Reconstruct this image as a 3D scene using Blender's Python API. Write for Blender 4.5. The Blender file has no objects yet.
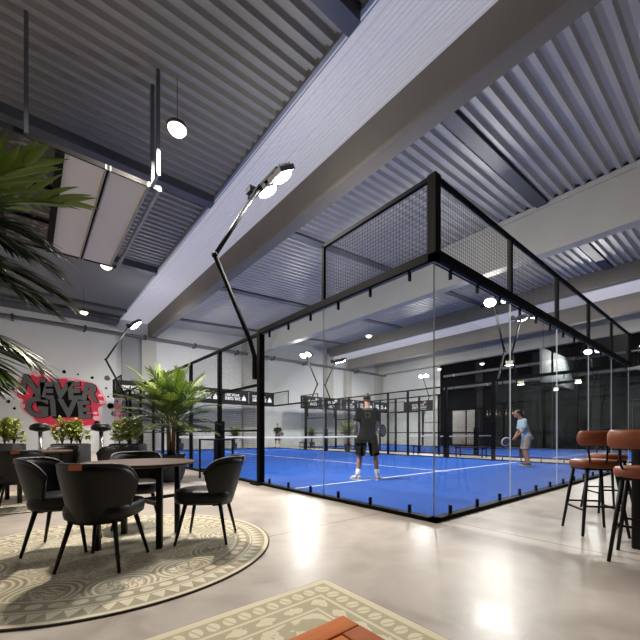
import bpy, bmesh, math, random
from mathutils import Vector, Matrix, Quaternion
random.seed(7)
PI = math.pi
scn = bpy.context.scene
COL = scn.collection
rad = math.radians

# ------------------------------------------------------------------ materials
def new_mat(name):
    m = bpy.data.materials.new(name); m.use_nodes = True
    nt = m.node_tree
    b = nt.nodes['Principled BSDF']
    return m, nt, b

def simple(name, col, rough=.5, metal=0., spec=.5, noise=0., nscale=8., bump=0., bscale=200., coat=0., sheen=0.):
    m, nt, b = new_mat(name)
    b.inputs['Base Color'].default_value = (*col, 1)
    b.inputs['Roughness'].default_value = rough
    b.inputs['Metallic'].default_value = metal
    b.inputs['Specular IOR Level'].default_value = spec
    b.inputs['Coat Weight'].default_value = coat
    b.inputs['Sheen Weight'].default_value = sheen
    tc = nt.nodes.new('ShaderNodeTexCoord')
    if noise > 0:
        n = nt.nodes.new('ShaderNodeTexNoise'); n.inputs['Scale'].default_value = nscale; n.inputs['Detail'].default_value = 5
        nt.links.new(tc.outputs['Object'], n.inputs['Vector'])
        r = nt.nodes.new('ShaderNodeMix'); r.data_type = 'RGBA'
        r.inputs[6].default_value = (*[c * (1 - noise) for c in col], 1)
        r.inputs[7].default_value = (*[min(1, c * (1 + noise)) for c in col], 1)
        nt.links.new(n.outputs['Fac'], r.inputs[0]); nt.links.new(r.outputs[2], b.inputs['Base Color'])
    if bump > 0:
        n2 = nt.nodes.new('ShaderNodeTexNoise'); n2.inputs['Scale'].default_value = bscale
        nt.links.new(tc.outputs['Object'], n2.inputs['Vector'])
        bp = nt.nodes.new('ShaderNodeBump'); bp.inputs['Strength'].default_value = bump; bp.inputs['Distance'].default_value = .003
        nt.links.new(n2.outputs['Fac'], bp.inputs['Height']); nt.links.new(bp.outputs['Normal'], b.inputs['Normal'])
    return m

def emit(name, col, strength):
    m = bpy.data.materials.new(name); m.use_nodes = True
    nt = m.node_tree; nt.nodes.clear()
    o = nt.nodes.new('ShaderNodeOutputMaterial'); e = nt.nodes.new('ShaderNodeEmission')
    e.inputs['Color'].default_value = (*col, 1); e.inputs['Strength'].default_value = strength
    nt.links.new(e.outputs[0], o.inputs['Surface'])
    return m

class NX:
    """tiny math-node helper"""
    def __init__(s, nt): s.nt = nt
    def op(s, o, a, b=None, c=None):
        n = s.nt.nodes.new('ShaderNodeMath'); n.operation = o
        for i, v in enumerate((a, b, c)):
            if v is None: continue
            if isinstance(v, (int, float)): n.inputs[i].default_value = v
            else: s.nt.links.new(v, n.inputs[i])
        return n.outputs[0]
    def add(s, a, b): return s.op('ADD', a, b)
    def sub(s, a, b): return s.op('SUBTRACT', a, b)
    def mul(s, a, b): return s.op('MULTIPLY', a, b)
    def gt(s, a, b): return s.op('GREATER_THAN', a, b)
    def lt(s, a, b): return s.op('LESS_THAN', a, b)
    def mx(s, a, b): return s.op('MAXIMUM', a, b)
    def mn(s, a, b): return s.op('MINIMUM', a, b)
    def ab(s, a): return s.op('ABSOLUTE', a)
    def fr(s, a): return s.op('FRACT', a)
    def band(s, v, lo, hi): return s.mul(s.gt(v, lo), s.lt(v, hi))
    def xyz(s):
        tc = s.nt.nodes.new('ShaderNodeTexCoord'); sp = s.nt.nodes.new('ShaderNodeSeparateXYZ')
        s.nt.links.new(tc.outputs['Object'], sp.inputs[0]); s.tc = tc
        return sp.outputs[0], sp.outputs[1], sp.outputs[2]
    def mix(s, f, a, b):
        r = s.nt.nodes.new('ShaderNodeMix'); r.data_type = 'RGBA'
        if isinstance(f, (int, float)): r.inputs[0].default_value = f
        else: s.nt.links.new(f, r.inputs[0])
        for i, v in ((6, a), (7, b)):
            if isinstance(v, tuple): r.inputs[i].default_value = (*v, 1)
            else: s.nt.links.new(v, r.inputs[i])
        return r.outputs[2]
    def noise(s, scale, detail=4, dist=0.):
        n = s.nt.nodes.new('ShaderNodeTexNoise'); n.inputs['Scale'].default_value = scale
        n.inputs['Detail'].default_value = detail; n.inputs['Distortion'].default_value = dist
        s.nt.links.new(s.tc.outputs['Object'], n.inputs['Vector'])
        return n.outputs['Fac']

def mat_floor():
    m, nt, b = new_mat('polished_concrete'); N = NX(nt); x, y, z = N.xyz()
    n1 = N.noise(.6, 6, .8); n2 = N.noise(2.4, 10, 1.0); n3 = N.noise(7, 8, 1.6)
    f = N.op('MULTIPLY_ADD', n2, 1.25, N.op('MULTIPLY_ADD', n1, 1.0, -.62))
    base = N.mix(N.op('SMOOTH_MIN', f, 1., .1), (.29, .25, .215), (.55, .49, .425))
    base = N.mix(N.mul(n3, .22), base, (.33, .29, .25))
    jx = N.lt(N.ab(N.sub(N.fr(N.op('DIVIDE', N.add(x, 11.97), 6.05)), .0)), .0026)
    jy = N.lt(N.ab(N.sub(N.fr(N.op('DIVIDE', N.add(y, 11.41), 6.05)), .0)), .0026)
    base = N.mix(N.mul(N.mx(jx, jy), .9), base, (.10, .085, .07))
    nt.links.new(base, b.inputs['Base Color'])
    nt.links.new(N.op('MULTIPLY_ADD', n2, .22, .22), b.inputs['Roughness'])
    b.inputs['Specular IOR Level'].default_value = .27
    bp = nt.nodes.new('ShaderNodeBump'); bp.inputs['Strength'].default_value = .06; bp.inputs['Distance'].default_value = .02
    nt.links.new(n3, bp.inputs['Height']); nt.links.new(bp.outputs['Normal'], b.inputs['Normal'])
    return m

def mat_turf():
    m, nt, b = new_mat('blue_turf'); N = NX(nt); x, y, z = N.xyz()
    n = N.noise(1.2, 6); n2 = N.noise(260, 2)
    c = N.mix(n, (.005, .050, .27), (.009, .074, .36))
    c = N.mix(N.mul(n2, .35), c, (.03, .09, .30))
    w = .025
    l1 = N.lt(N.ab(N.sub(y, 3.05)), w); l2 = N.lt(N.ab(N.sub(y, 16.95)), w)
    l3 = N.mul(N.lt(N.ab(N.sub(x, 5.)), w), N.band(y, 2.85, 17.15))
    L = N.mx(N.mx(l1, l2), l3)
    c = N.mix(N.mul(L, .9), c, (.85, .87, .9))
    nt.links.new(c, b.inputs['Base Color']); b.inputs['Roughness'].default_value = .9
    b.inputs['Specular IOR Level'].default_value = .1
    bp = nt.nodes.new('ShaderNodeBump'); bp.inputs['Strength'].default_value = .25; bp.inputs['Distance'].default_value = .004
    nt.links.new(n2, bp.inputs['Height']); nt.links.new(bp.outputs['Normal'], b.inputs['Normal'])
    return m

CREAM, OLIVE, BROWN = (.62, .56, .42), (.37, .34, .245), (.36, .295, .21)
def rug_finish(nt, N, b, c):
    w = N.noise(420, 2)
    c = N.mix(N.mul(w, .25), c, (.2, .18, .13))
    nt.links.new(c, b.inputs['Base Color']); b.inputs['Roughness'].default_value = .95
    b.inputs['Specular IOR Level'].default_value = .1
    bp = nt.nodes.new('ShaderNodeBump'); bp.inputs['Strength'].default_value = .3; bp.inputs['Distance'].default_value = .003
    nt.links.new(w, bp.inputs['Height']); nt.links.new(bp.outputs['Normal'], b.inputs['Normal'])

def mat_round_rug(R):
    m, nt, b = new_mat('woven_medallion_rug'); N = NX(nt); x, y, z = N.xyz()
    r = N.op('SQRT', N.add(N.mul(x, x), N.mul(y, y))); th = N.op('ARCTAN2', y, x)
    d = N.sub(R, r)                                  # distance from the rim
    # triangles border
    t = N.ab(N.sub(N.mul(N.fr(N.mul(th, 84 / (2 * PI))), 2.), 1.))
    tri = N.mul(N.band(d, .05, .155), N.lt(t, N.mul(N.sub(d, .055), 10.)))
    # inner border of ovals
    t2 = N.sub(N.mul(N.fr(N.mul(th, 58 / (2 * PI))), 2.), 1.); e = N.mul(N.sub(d, .245), 22.)
    ov = N.lt(N.add(N.mul(t2, t2), N.mul(e, e)), .55)
    lines = N.mx(N.mx(N.band(d, .165, .18), N.band(d, .30, .318)), N.lt(d, .045))
    # scallop arcs: rings round 12 centres at r = .72
    k = N.sub(N.mul(N.fr(N.mul(th, 13 / (2 * PI))), 1.), .5)
    ax = N.mul(k, N.mul(r, 2 * PI / 13)); ay = N.sub(r, R - .40)
    q = N.op('SQRT', N.add(N.mul(ax, ax), N.mul(ay, ay)))
    nz = N.noise(6, 4, .8)
    arcs = N.mul(N.mul(N.band(d, .32, .66), N.band(q, .13, .245)), N.gt(N.op('SINE', N.mul(q, 165.)), .1))
    leaf = N.mul(N.band(d, .32, .62), N.mul(N.mx(N.gt(q, .245), N.lt(q, .125)), N.gt(N.op('SINE', N.add(N.mul(nz, 55.), N.mul(q, 40.))), .1)))
    flor = N.mul(N.gt(d, .62), N.gt(N.op('SINE', N.add(N.mul(r, 70.), N.add(N.mul(nz, 52.), N.mul(N.op('SINE', N.mul(th, 24.)), 2.2)))), .15))
    f = N.mx(N.mx(N.mx(tri, ov), N.mx(lines, arcs)), N.mx(leaf, flor))
    dark = N.mix(N.gt(nz, .52), OLIVE, BROWN)
    fade = N.op('MULTIPLY_ADD', N.noise(2.2, 3), .7, -.05)
    pale = N.mix(fade, (.70, .635, .485), (.58, .53, .40))
    mid = N.mix(N.mul(N.gt(d, .62), .35), dark, pale)
    c = N.mix(f, mid, pale)
    c = N.mix(N.lt(d, .012), c, (.05, .04, .03))
    rug_finish(nt, N, b, c)
    return m

def mat_rect_rug():
    """origin at the rug's corner, rug in -x -y"""
    m, nt, b = new_mat('woven_border_rug'); N = NX(nt); x, y, z = N.xyz()
    dx = N.mul(x, -1.); dy = N.mul(y, -1.)
    d = N.mn(dx, dy); s = N.mx(dx, dy)
    def ovals(c, half, per, off):
        t = N.sub(N.mul(N.fr(N.op('DIVIDE', N.add(s, off), per)), 2.), 1.)
        e = N.op('DIVIDE', N.sub(d, c), half)
        q = N.add(N.mul(t, t), N.mul(e, e))
        sl = N.gt(N.ab(N.sub(N.add(t, N.mul(e, .5)), .1)), .10)
        return N.mul(N.lt(q, .55), sl)
    o1 = ovals(.115, .058, .088, .0)
    nz = N.noise(22, 3, .6)
    o2 = N.mul(N.band(d, .205, .285), N.lt(N.add(N.mul(N.ab(N.sub(N.mul(N.fr(N.op('DIVIDE', s, .17)), 2.), 1.)), .8), N.mul(N.ab(N.sub(d, .245)), 14.)), N.add(nz, .12)))
    lines = N.mx(N.mx(N.lt(d, .055), N.band(d, .175, .195)), N.band(d, .295, .312))
    cx, cy = N.sub(dx, .52), N.sub(dy, .52)
    q = N.op('SQRT', N.add(N.mul(cx, cx), N.mul(cy, cy)))
    inn = N.mul(N.gt(d, .325), N.gt(N.op('SINE', N.add(N.mul(q, 60.), N.mul(N.noise(5, 3, .8), 16.))), .1))
    f = N.mx(N.mx(o1, o2), N.mx(lines, inn))
    c = N.mix(f, (.40, .36, .245), (.62, .555, .405))
    c = N.mix(N.lt(d, .006), c, (.16, .12, .08))
    rug_finish(nt, N, b, c)
    return m

def mat_glass():
    m = bpy.data.materials.new('clear_glass'); m.use_nodes = True
    nt = m.node_tree; nt.nodes.clear()
    o = nt.nodes.new('ShaderNodeOutputMaterial'); t = nt.nodes.new('ShaderNodeBsdfTransparent'); g = nt.nodes.new('ShaderNodeBsdfGlossy')
    t.inputs['Color'].default_value = (.965, .975, .975, 1); g.inputs['Roughness'].default_value = 0.
    g.inputs['Color'].default_value = (.62, .66, .70, 1)
    N = NX(nt); ge = nt.nodes.new('ShaderNodeNewGeometry'); dt = nt.nodes.new('ShaderNodeVectorMath'); dt.operation = 'DOT_PRODUCT'
    nt.links.new(ge.outputs['Normal'], dt.inputs[0]); nt.links.new(ge.outputs['Incoming'], dt.inputs[1])
    k = N.op('POWER', N.sub(1., N.ab(dt.outputs['Value'])), 5.)
    fr = N.op('MULTIPLY_ADD', k, .96, .04)           # reflectance of one glass surface
    mx = nt.nodes.new('ShaderNodeMixShader')
    nt.links.new(fr, mx.inputs[0]); nt.links.new(t.outputs[0], mx.inputs[1]); nt.links.new(g.outputs[0], mx.inputs[2])
    nt.links.new(mx.outputs[0], o.inputs['Surface'])
    return m

def mat_skylight():
    """multiwall polycarbonate with dusk sky behind it"""
    m, nt, b = new_mat('polycarbonate_skylight'); N = NX(nt); x, y, z = N.xyz()
    b.inputs['Base Color'].default_value = (.34, .34, .36, 1); b.inputs['Roughness'].default_value = .4
    rib = N.gt(N.fr(N.mul(x, 11.)), .12)
    c = N.mix(rib, (.20, .195, .225), (.29, .283, .33))
    nt.links.new(c, b.inputs['Emission Color']); b.inputs['Emission Strength'].default_value = SKY_E
    return m

def mat_wood(name, c1, c2, scale=6., rough=.4, coat=.2):
    m, nt, b = new_mat(name); N = NX(nt); x, y, z = N.xyz()
    mp = nt.nodes.new('ShaderNodeMapping'); mp.inputs['Scale'].default_value = (1, 9, 9)
    nt.links.new(N.tc.outputs['Object'], mp.inputs['Vector'])
    n = nt.nodes.new('ShaderNodeTexNoise'); n.inputs['Scale'].default_value = scale; n.inputs['Detail'].default_value = 6; n.inputs['Distortion'].default_value = .8
    nt.links.new(mp.outputs[0], n.inputs['Vector'])
    nt.links.new(N.mix(n.outputs['Fac'], c1, c2), b.inputs['Base Color'])
    b.inputs['Roughness'].default_value = rough; b.inputs['Coat Weight'].default_value = coat
    return m

SKY_E = 1.0
M = {}
M['floor'] = mat_floor(); M['turf'] = mat_turf(); M['glass'] = mat_glass(); M['sky'] = mat_skylight()
M['glass_edge'] = simple('polished_glass_edge', (.42, .46, .48), .3, 0, .6)
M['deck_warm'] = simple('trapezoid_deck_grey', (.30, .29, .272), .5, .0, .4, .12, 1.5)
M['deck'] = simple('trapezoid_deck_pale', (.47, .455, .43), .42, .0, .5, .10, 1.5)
M['flat_ceiling'] = simple('flat_grey_ceiling', (.21, .21, .205), .8, 0, .2, .05, 1)
M['purlin'] = simple('dark_steel_beam', (.10, .105, .125), .5, .2)
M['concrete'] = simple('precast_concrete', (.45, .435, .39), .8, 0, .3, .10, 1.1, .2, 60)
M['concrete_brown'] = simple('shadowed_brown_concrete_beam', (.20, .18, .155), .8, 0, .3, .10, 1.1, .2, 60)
M['wall'] = simple('white_panel_wall', (.66, .66, .64), .7, 0, .3, .04, .8)
M['wall_dark'] = simple('charcoal_wall', (.006, .0062, .007), .8, 0, .05, .2, .8)
M['dark_column'] = simple('dark_grey_column', (.022, .022, .024), .7, 0, .1, .1, 2)
M['pilaster'] = simple('grey_blue_pilaster', (.30, .305, .305), .7, 0, .3, .05, 2)
M['galv'] = simple('galvanised_steel', (.30, .305, .32), .42, .3, .4, .1, 6)
M['arm'] = simple('grey_lamp_arm', (.02, .02, .021), .5, 0, .2)
M['pipe'] = simple('grey_painted_pipe', (.16, .165, .175), .4, 0, .5, .1, 3)
M['black_steel'] = simple('black_powder_steel', (.0025, .0025, .003), .6, 0, .10)
M['black_satin'] = simple('black_satin_metal', (.004, .004, .004), .42, 0, .25)
M['wire'] = simple('black_wire', (.005, .005, .006), .5, 0, .2)
M['leather'] = simple('black_leather', (.0035, .003, .003), .42, 0, .30, .2, 30, .25, 320)
M['tan_leather'] = simple('cognac_leather', (.20, .050, .016), .42, 0, .4, .25, 9, .25, 260)
M['tag'] = simple('orange_leather_tag', (.42, .10, .035), .5)
M['table_wood'] = mat_wood('dark_walnut_top', (.045, .022, .014), (.085, .044, .028), 5, .6, .0)
M['table_wood'].node_tree.nodes['Principled BSDF'].inputs['Specular IOR Level'].default_value = .15
M['plank'] = mat_wood('orange_teak_planks', (.42, .10, .012), (.60, .17, .028), 4, .6, .0)
M['plank_dark'] = mat_wood('brown_teak_edge', (.25, .055, .008), (.40, .10, .018), 4, .6, .0)
for _k in ('plank', 'plank_dark'): M[_k].node_tree.nodes['Principled BSDF'].inputs['Specular IOR Level'].default_value = .15
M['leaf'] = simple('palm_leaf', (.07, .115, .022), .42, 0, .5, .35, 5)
M['leaf_light'] = simple('palm_leaf_lit', (.24, .33, .06), .42, 0, .5, .35, 5)  # lit leaf tips, the light put into the colour
M['leaf_dark'] = simple('palm_leaf_shaded', (.026, .05, .012), .4, 0, .5, .4, 5)  # shaded leaves, darkened in the colour itself
M['leaf_lit'] = simple('palm_leaf_lit_front', (.13, .21, .025), .42, 0, .5, .35, 5)  # upper fronds catching light, painted as a brighter green
M['bush'] = simple('bush_leaf', (.40, .46, .11), .45, 0, .4, .45, 9)
M['stem'] = simple('brown_stem', (.10, .055, .025), .8, 0, .2, .3, 20)
M['soil'] = simple('potting_soil', (.03, .022, .016), .95, 0, .1, .4, 40)
M['pot'] = simple('dark_grey_pot', (.035, .036, .038), .55, 0, .4, .15, 8)
M['planter'] = simple('black_planter', (.03, .03, .031), .6, 0, .4)
M['banner'] = simple('black_banner_cloth', (.006, .006, .007), .7, 0, .2)
M['white_print'] = simple('white_print', (.78, .78, .78), .6)
M['grey_print'] = simple('grey_print', (.22, .22, .23), .7)
M['pink_print'] = simple('pink_print', (.75, .42, .45), .6)
M['white_panel'] = simple('off_white_panel', (.68, .63, .60), .7, 0, .2, .03, 2)
def mat_mottled():
    m, nt, b = new_mat('smoky_mottled_pane'); N = NX(nt); x, y, z = N.xyz()
    n = N.noise(3.4, 5, 1.6)
    f = N.op('MULTIPLY', N.mx(N.sub(n, .50), 0.), 7.)
    nt.links.new(N.mix(N.mn(f, 1.), (.008, .008, .010), (.17, .16, .16)), b.inputs['Base Color'])
    b.inputs['Roughness'].default_value = .3; b.inputs['Specular IOR Level'].default_value = .3
    return m
M['mirror_pane'] = mat_mottled()
M['reflection_tone'] = simple('matt_reflection_tone', (.13, .142, .15), .7)
M['net'] = simple('black_net_cord', (.015, .015, .017), .8)
M['tape'] = simple('white_net_tape', (.80, .81, .82), .6)
M['lamp_house'] = simple('lamp_housing_grey', (.07, .07, .075), .4, .6)
M['lens'] = emit('floodlight_lens', (.93, .96, 1.), 26)
M['disc_lens'] = emit('warm_disc_lens', (1., .80, .60), 5)
M['disc_lens_cool'] = emit('cool_disc_lens', (1., .93, .85), 5)
M['graf_grey'] = simple('graffiti_grey', (.105, .105, .102), .8, 0, .15, .25, 3)
M['graf_dark'] = simple('graffiti_dark', (.005, .005, .005), .9, 0, .1)
M['graf_red'] = simple('graffiti_red', (.62, .028, .065), .6, 0, .3, .15, 3)
M['graf_pink'] = simple('graffiti_pink', (.80, .38, .40), .6)
M['skin'] = simple('skin', (.42, .22, .145), .55, 0, .4, .06, 30)
M['skin_tan'] = simple('tanned_skin', (.35, .17, .10), .55, 0, .4, .06, 30)
M['hair'] = simple('dark_hair', (.018, .013, .010), .6)
M['cloth_black'] = simple('black_jersey', (.0022, .0022, .0025), .9, 0, .05, .15, 20)
M['cloth_blue'] = simple('pale_blue_jersey', (.46, .62, .68), .85, 0, .2, .06, 20)
M['cloth_beige'] = simple('grey_beige_shorts', (.33, .29, .26), .85, 0, .2, .08, 20)
M['sock'] = simple('white_sock', (.75, .75, .75), .9)
M['shoe'] = simple('sports_shoe', (.45, .45, .46), .6)
M['shoe_dark'] = simple('dark_shoe', (.06, .05, .045), .6)
M['eye'] = simple('eye', (.02, .015, .012), .2)
M['racket'] = simple('racket_grey', (.10, .10, .11), .4)
M['racket_white'] = simple('racket_white', (.62, .65, .66), .4)
M['chrome'] = simple('brushed_silver', (.62, .62, .60), .25, .9)
M['white_gloss'] = simple('white_gloss', (.72, .70, .68), .3)
M['pinkish'] = simple('frosted_pink_globe', (.55, .42, .40), .35)

# ------------------------------------------------------------------ mesh building
class MB:
    def __init__(s): s.v = []; s.f = []; s.mi = []; s.sm = []; s.starts = []
    def _add(s, vs, fs, mi=0, smooth=False):
        o = len(s.v); s.starts.append(o); s.v += [tuple(v) for v in vs]
        for f in fs: s.f.append([o + i for i in f]); s.mi.append(mi); s.sm.append(smooth)
    def box(s, x0, x1, y0, y1, z0, z1, mi=0):
        vs = [(x0,y0,z0),(x1,y0,z0),(x1,y1,z0),(x0,y1,z0),(x0,y0,z1),(x1,y0,z1),(x1,y1,z1),(x0,y1,z1)]
        s._add(vs, [(3,2,1,0),(4,5,6,7),(0,1,5,4),(1,2,6,5),(2,3,7,6),(3,0,4,7)], mi); return s
    def obox(s, c, size, rot=None, mi=0):
        R = rot if rot is not None else Matrix.Identity(3)
        hx, hy, hz = [q / 2 for q in size]; c = Vector(c)
        vs = [c + R @ Vector(p) for p in [(-hx,-hy,-hz),(hx,-hy,-hz),(hx,hy,-hz),(-hx,hy,-hz),(-hx,-hy,hz),(hx,-hy,hz),(hx,hy,hz),(-hx,hy,hz)]]
        s._add(vs, [(3,2,1,0),(4,5,6,7),(0,1,5,4),(1,2,6,5),(2,3,7,6),(3,0,4,7)], mi); return s
    def rbox(s, x0, x1, y0, y1, z0, z1, r=.01, mi=0, seg=2):
        bm = bmesh.new()
        bmesh.ops.create_cube(bm, size=1)
        for v in bm.verts:
            v.co = Vector((x0 + (v.co.x + .5) * (x1 - x0), y0 + (v.co.y + .5) * (y1 - y0), z0 + (v.co.z + .5) * (z1 - z0)))
        bmesh.ops.bevel(bm, geom=list(bm.edges), offset=r, segments=seg, affect='EDGES', profile=.5)
        bm.verts.index_update()
        s._add([v.co for v in bm.verts], [[v.index for v in f.verts] for f in bm.faces], mi, True); bm.free(); return s
    def tube(s, pts, radii, n=10, mi=0, cap=True, smooth=True, sx=1., sy=1.):
        pts = [Vector(p) for p in pts]
        if isinstance(radii, (int, float)): radii = [radii] * len(pts)
        vs, fs = [], []; prev = None
        for i, p in enumerate(pts):
            d = (pts[min(i+1, len(pts)-1)] - pts[max(i-1, 0)]).normalized()
            if prev is None:
                up = Vector((0,0,1)) if abs(d.z) < .95 else Vector((0,1,0))
                u = d.cross(up).normalized()
            else:
                u = (prev - d * prev.dot(d)).normalized()
            prev = u; w = d.cross(u)
            for k in range(n):
                a = 2*PI*k/n
                vs.append(p + (u*math.cos(a)*sx + w*math.sin(a)*sy) * radii[i])
        for i in range(len(pts)-1):
            for k in range(n):
                fs.append((i*n+k, i*n+(k+1)%n, (i+1)*n+(k+1)%n, (i+1)*n+k))
        s._add(vs, fs, mi, smooth)
        if cap:
            o = len(s.v) - len(vs)
            s.f.append([o + k for k in reversed(range(n))]); s.mi.append(mi); s.sm.append(False)
            s.f.append([o + (len(pts)-1)*n + k for k in range(n)]); s.mi.append(mi); s.sm.append(False)
        return s
    def bar(s, p0, p1, w, h=None, mi=0):
        p0, p1 = Vector(p0), Vector(p1); d = p1 - p0; L = d.length
        h = h or w
        z = d.normalized(); up = Vector((0,0,1)) if abs(z.z) < .9 else Vector((0,1,0))
        x = up.cross(z).normalized(); y = z.cross(x)
        R = Matrix((x, y, z)).transposed()
        return s.obox((p0+p1)/2, (w, h, L), R, mi)
    def lathe(s, prof, n=24, mi=0, c=(0,0,0), smooth=True):
        vs, fs = [], []
        for r, z in prof:
            for k in range(n):
                a = 2*PI*k/n; vs.append((c[0]+r*math.cos(a), c[1]+r*math.sin(a), c[2]+z))
        for i in range(len(prof)-1):
            for k in range(n): fs.append((i*n+k, i*n+(k+1)%n, (i+1)*n+(k+1)%n, (i+1)*n+k))
        s._add(vs, fs, mi, smooth); o = len(s.v) - len(vs)
        if prof[0][0] > 1e-4: s.f.append([o+k for k in reversed(range(n))]); s.mi.append(mi); s.sm.append(False)
        if prof[-1][0] > 1e-4: s.f.append([o+(len(prof)-1)*n+k for k in range(n)]); s.mi.append(mi); s.sm.append(False)
        return s
    def ball(s, c, r, n=12, m=8, mi=0):
        r = r if isinstance(r, (tuple, list)) else (r, r, r)
        vs = [(c[0], c[1], c[2]-r[2])]
        for i in range(1, m):
            t = -PI/2 + PI*i/m
            for k in range(n):
                a = 2*PI*k/n; vs.append((c[0]+r[0]*math.cos(t)*math.cos(a), c[1]+r[1]*math.cos(t)*math.sin(a), c[2]+r[2]*math.sin(t)))
        vs.append((c[0], c[1], c[2]+r[2])); fs = []
        for k in range(n): fs.append((0, 1+(k+1)%n, 1+k))
        for i in range(m-2):
            for k in range(n): fs.append((1+i*n+k, 1+i*n+(k+1)%n, 1+(i+1)*n+(k+1)%n, 1+(i+1)*n+k))
        L = len(vs)-1
        for k in range(n): fs.append((L, 1+(m-2)*n+k, 1+(m-2)*n+(k+1)%n))
        s._add(vs, fs, mi, True); return s
    def build_each(s, name, mats, parent=None):
        """every shape added becomes an object of its own"""
        st = s.starts + [len(s.v)]; out = []
        for a, b in zip(st, st[1:]):
            q = MB(); q.v = s.v[a:b]
            for f, m, k in zip(s.f, s.mi, s.sm):
                if a <= f[0] < b: q.f.append([i-a for i in f]); q.mi.append(m); q.sm.append(k)
            out.append(q.build(name, mats, parent))
        return out
    def build(s, name, mats, parent=None, loc=None):
        me = bpy.data.meshes.new(name); me.from_pydata(s.v, [], s.f)
        for m in (mats if isinstance(mats, (list, tuple)) else [mats]): me.materials.append(m)
        me.polygons.foreach_set('material_index', s.mi); me.polygons.foreach_set('use_smooth', s.sm)
        me.update()
        o = bpy.data.objects.new(name, me); COL.objects.link(o)
        if parent is not None: o.parent = parent
        if loc is not None: o.location = loc
        return o

def tag(o, label, cat, group=None, kind=None):
    o['label'] = label; o['category'] = cat
    if group: o['group'] = group
    if kind: o['kind'] = kind
    return o

def thing(name, label, cat, loc=(0,0,0), rz=0., group=None):
    o = bpy.data.objects.new(name, None); COL.objects.link(o)
    o.location = loc; o.rotation_euler = (0, 0, rz); o.empty_display_size = .1
    return tag(o, label, cat, group)

def dup(root, loc, rz=0., label=None, scale=None):
    kids = {}
    for o in bpy.data.objects:
        if o.parent is not None: kids.setdefault(o.parent.name, []).append(o)
    def rec(o, par):
        c = o.copy(); COL.objects.link(c)
        if par is not None: c.parent = par
        for k in kids.get(o.name, []): rec(k, c)
        return c
    r = rec(root, None); r.location = loc; r.rotation_euler = (0, 0, rz)
    if scale: r.scale = (scale,)*3
    if label: r['label'] = label
    return r

def struct(mb, name, mat, label, cat):
    return tag(mb.build(name, mat), label, cat, kind='structure')

# ------------------------------------------------------------------ the hall
XL, XR, YB, YF = -9., 24.6, -9., 22.4
H1, H2 = 8.0, 9.2
struct(MB().box(XL-.2, XR+.2, YB-.2, YF+.2, -.2, 0), 'floor', M['floor'], 'pale polished concrete floor of the hall with thin joints', 'floor')
fw = MB().box(XL-.2, XR+.2, YF, YF+.25, 0, H2)
struct(fw, 'wall_far', M['wall'], 'tall white panelled wall behind the far ends of the courts', 'wall')
struct(MB().box(XL-.25, XL, YB, YF, 0, H2), 'wall_left', M['wall'], 'white side wall beside the lounge', 'wall')
struct(MB().box(XL-.2, XR+.2, YB-.25, YB, 0, H2), 'wall_back', M['wall_dark'], 'dark wall behind the camera', 'wall')
struct(MB().box(XR, XR+.25, YB, 15.6, 0, H2), 'wall_right', M['wall_dark'], 'charcoal side wall beyond the second court', 'wall')
struct(MB().box(XR, XR+.25, 15.6, YF, 0, H2), 'wall_right_pale', M['wall'], 'pale end of the side wall by the far corner', 'wall')
struct(MB().box(XL-.2, XR+.2, YB-.2, YF+.2, H2, H2+.1), 'ceiling_slab', M['wall_dark'], 'roof closing the hall above the metal decks', 'ceiling')

def deck(name, x0, x1, z0, z1, mat, label, per=.28, dep=.10):
    """trapezoidal sheet, ribs along x, profile along y"""
    mb = MB(); ys = []; y = YB
    while y < YF:
        for dy, lo in ((0, 1), (.10, 1), (.14, 0), (.24, 0)):
            ys.append((y + dy, lo))
        y += per
    vs = []
    for yy, lo in ys:
        for x, z in ((x0, z0), (x1, z1)): vs.append((x, yy, z + (0 if lo else dep)))
    n = len(ys); fs = [(2*i, 2*i+2, 2*i+3, 2*i+1) for i in range(n-1)]
    mb._add(vs, fs)
    # upper skin gives the sheet its depth
    mb.box(x0, x1, YB, YF, max(z0, z1) + dep + .02, max(z0, z1) + dep + .06)
    return struct(mb, name, mat, label, 'ceiling')

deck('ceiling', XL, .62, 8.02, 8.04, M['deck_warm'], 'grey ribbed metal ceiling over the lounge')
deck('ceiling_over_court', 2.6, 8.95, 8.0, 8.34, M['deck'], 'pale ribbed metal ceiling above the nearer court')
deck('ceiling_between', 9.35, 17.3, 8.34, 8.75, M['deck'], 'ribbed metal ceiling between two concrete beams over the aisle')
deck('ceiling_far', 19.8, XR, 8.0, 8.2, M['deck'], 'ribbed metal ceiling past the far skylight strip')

def skylight(name, x0, x1, z, label):
    mb = MB(); n = 20; vs = []
    w = (x1 - x0) / n
    for i in range(n):
        for dx, dz in ((0, 0), (.72*w, 0), (.80*w, .022), (.92*w, .022)):
            for y in (YB, YF): vs.append((x0 + i*w + dx, y, z + dz))
    k = len(vs)//2
    mb._add(vs, [(2*i, 2*i+1, 2*i+3, 2*i+2) for i in range(k-1)])
    mb.box(x0, x1, YB, YF, z+.05, z+.09)
    o = struct(mb, name, M['sky'], label, 'skylight')
    fr = MB().box(x0-.06, x0+.01, YB, YF, z-.03, z+.16).box(x0+.06, x0+.075, YB, YF, z-.012, z+.0)
    fr.build('edge_trim', M['galv'], o)
    return o
skylight('window_1', .68, 2.25, 8.0, 'long lavender skylight strip running over the edge of the nearer court')
skylight('window_2', 17.45, 19.4, 8.0, 'lavender skylight strip far across the hall above the second court')

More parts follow.
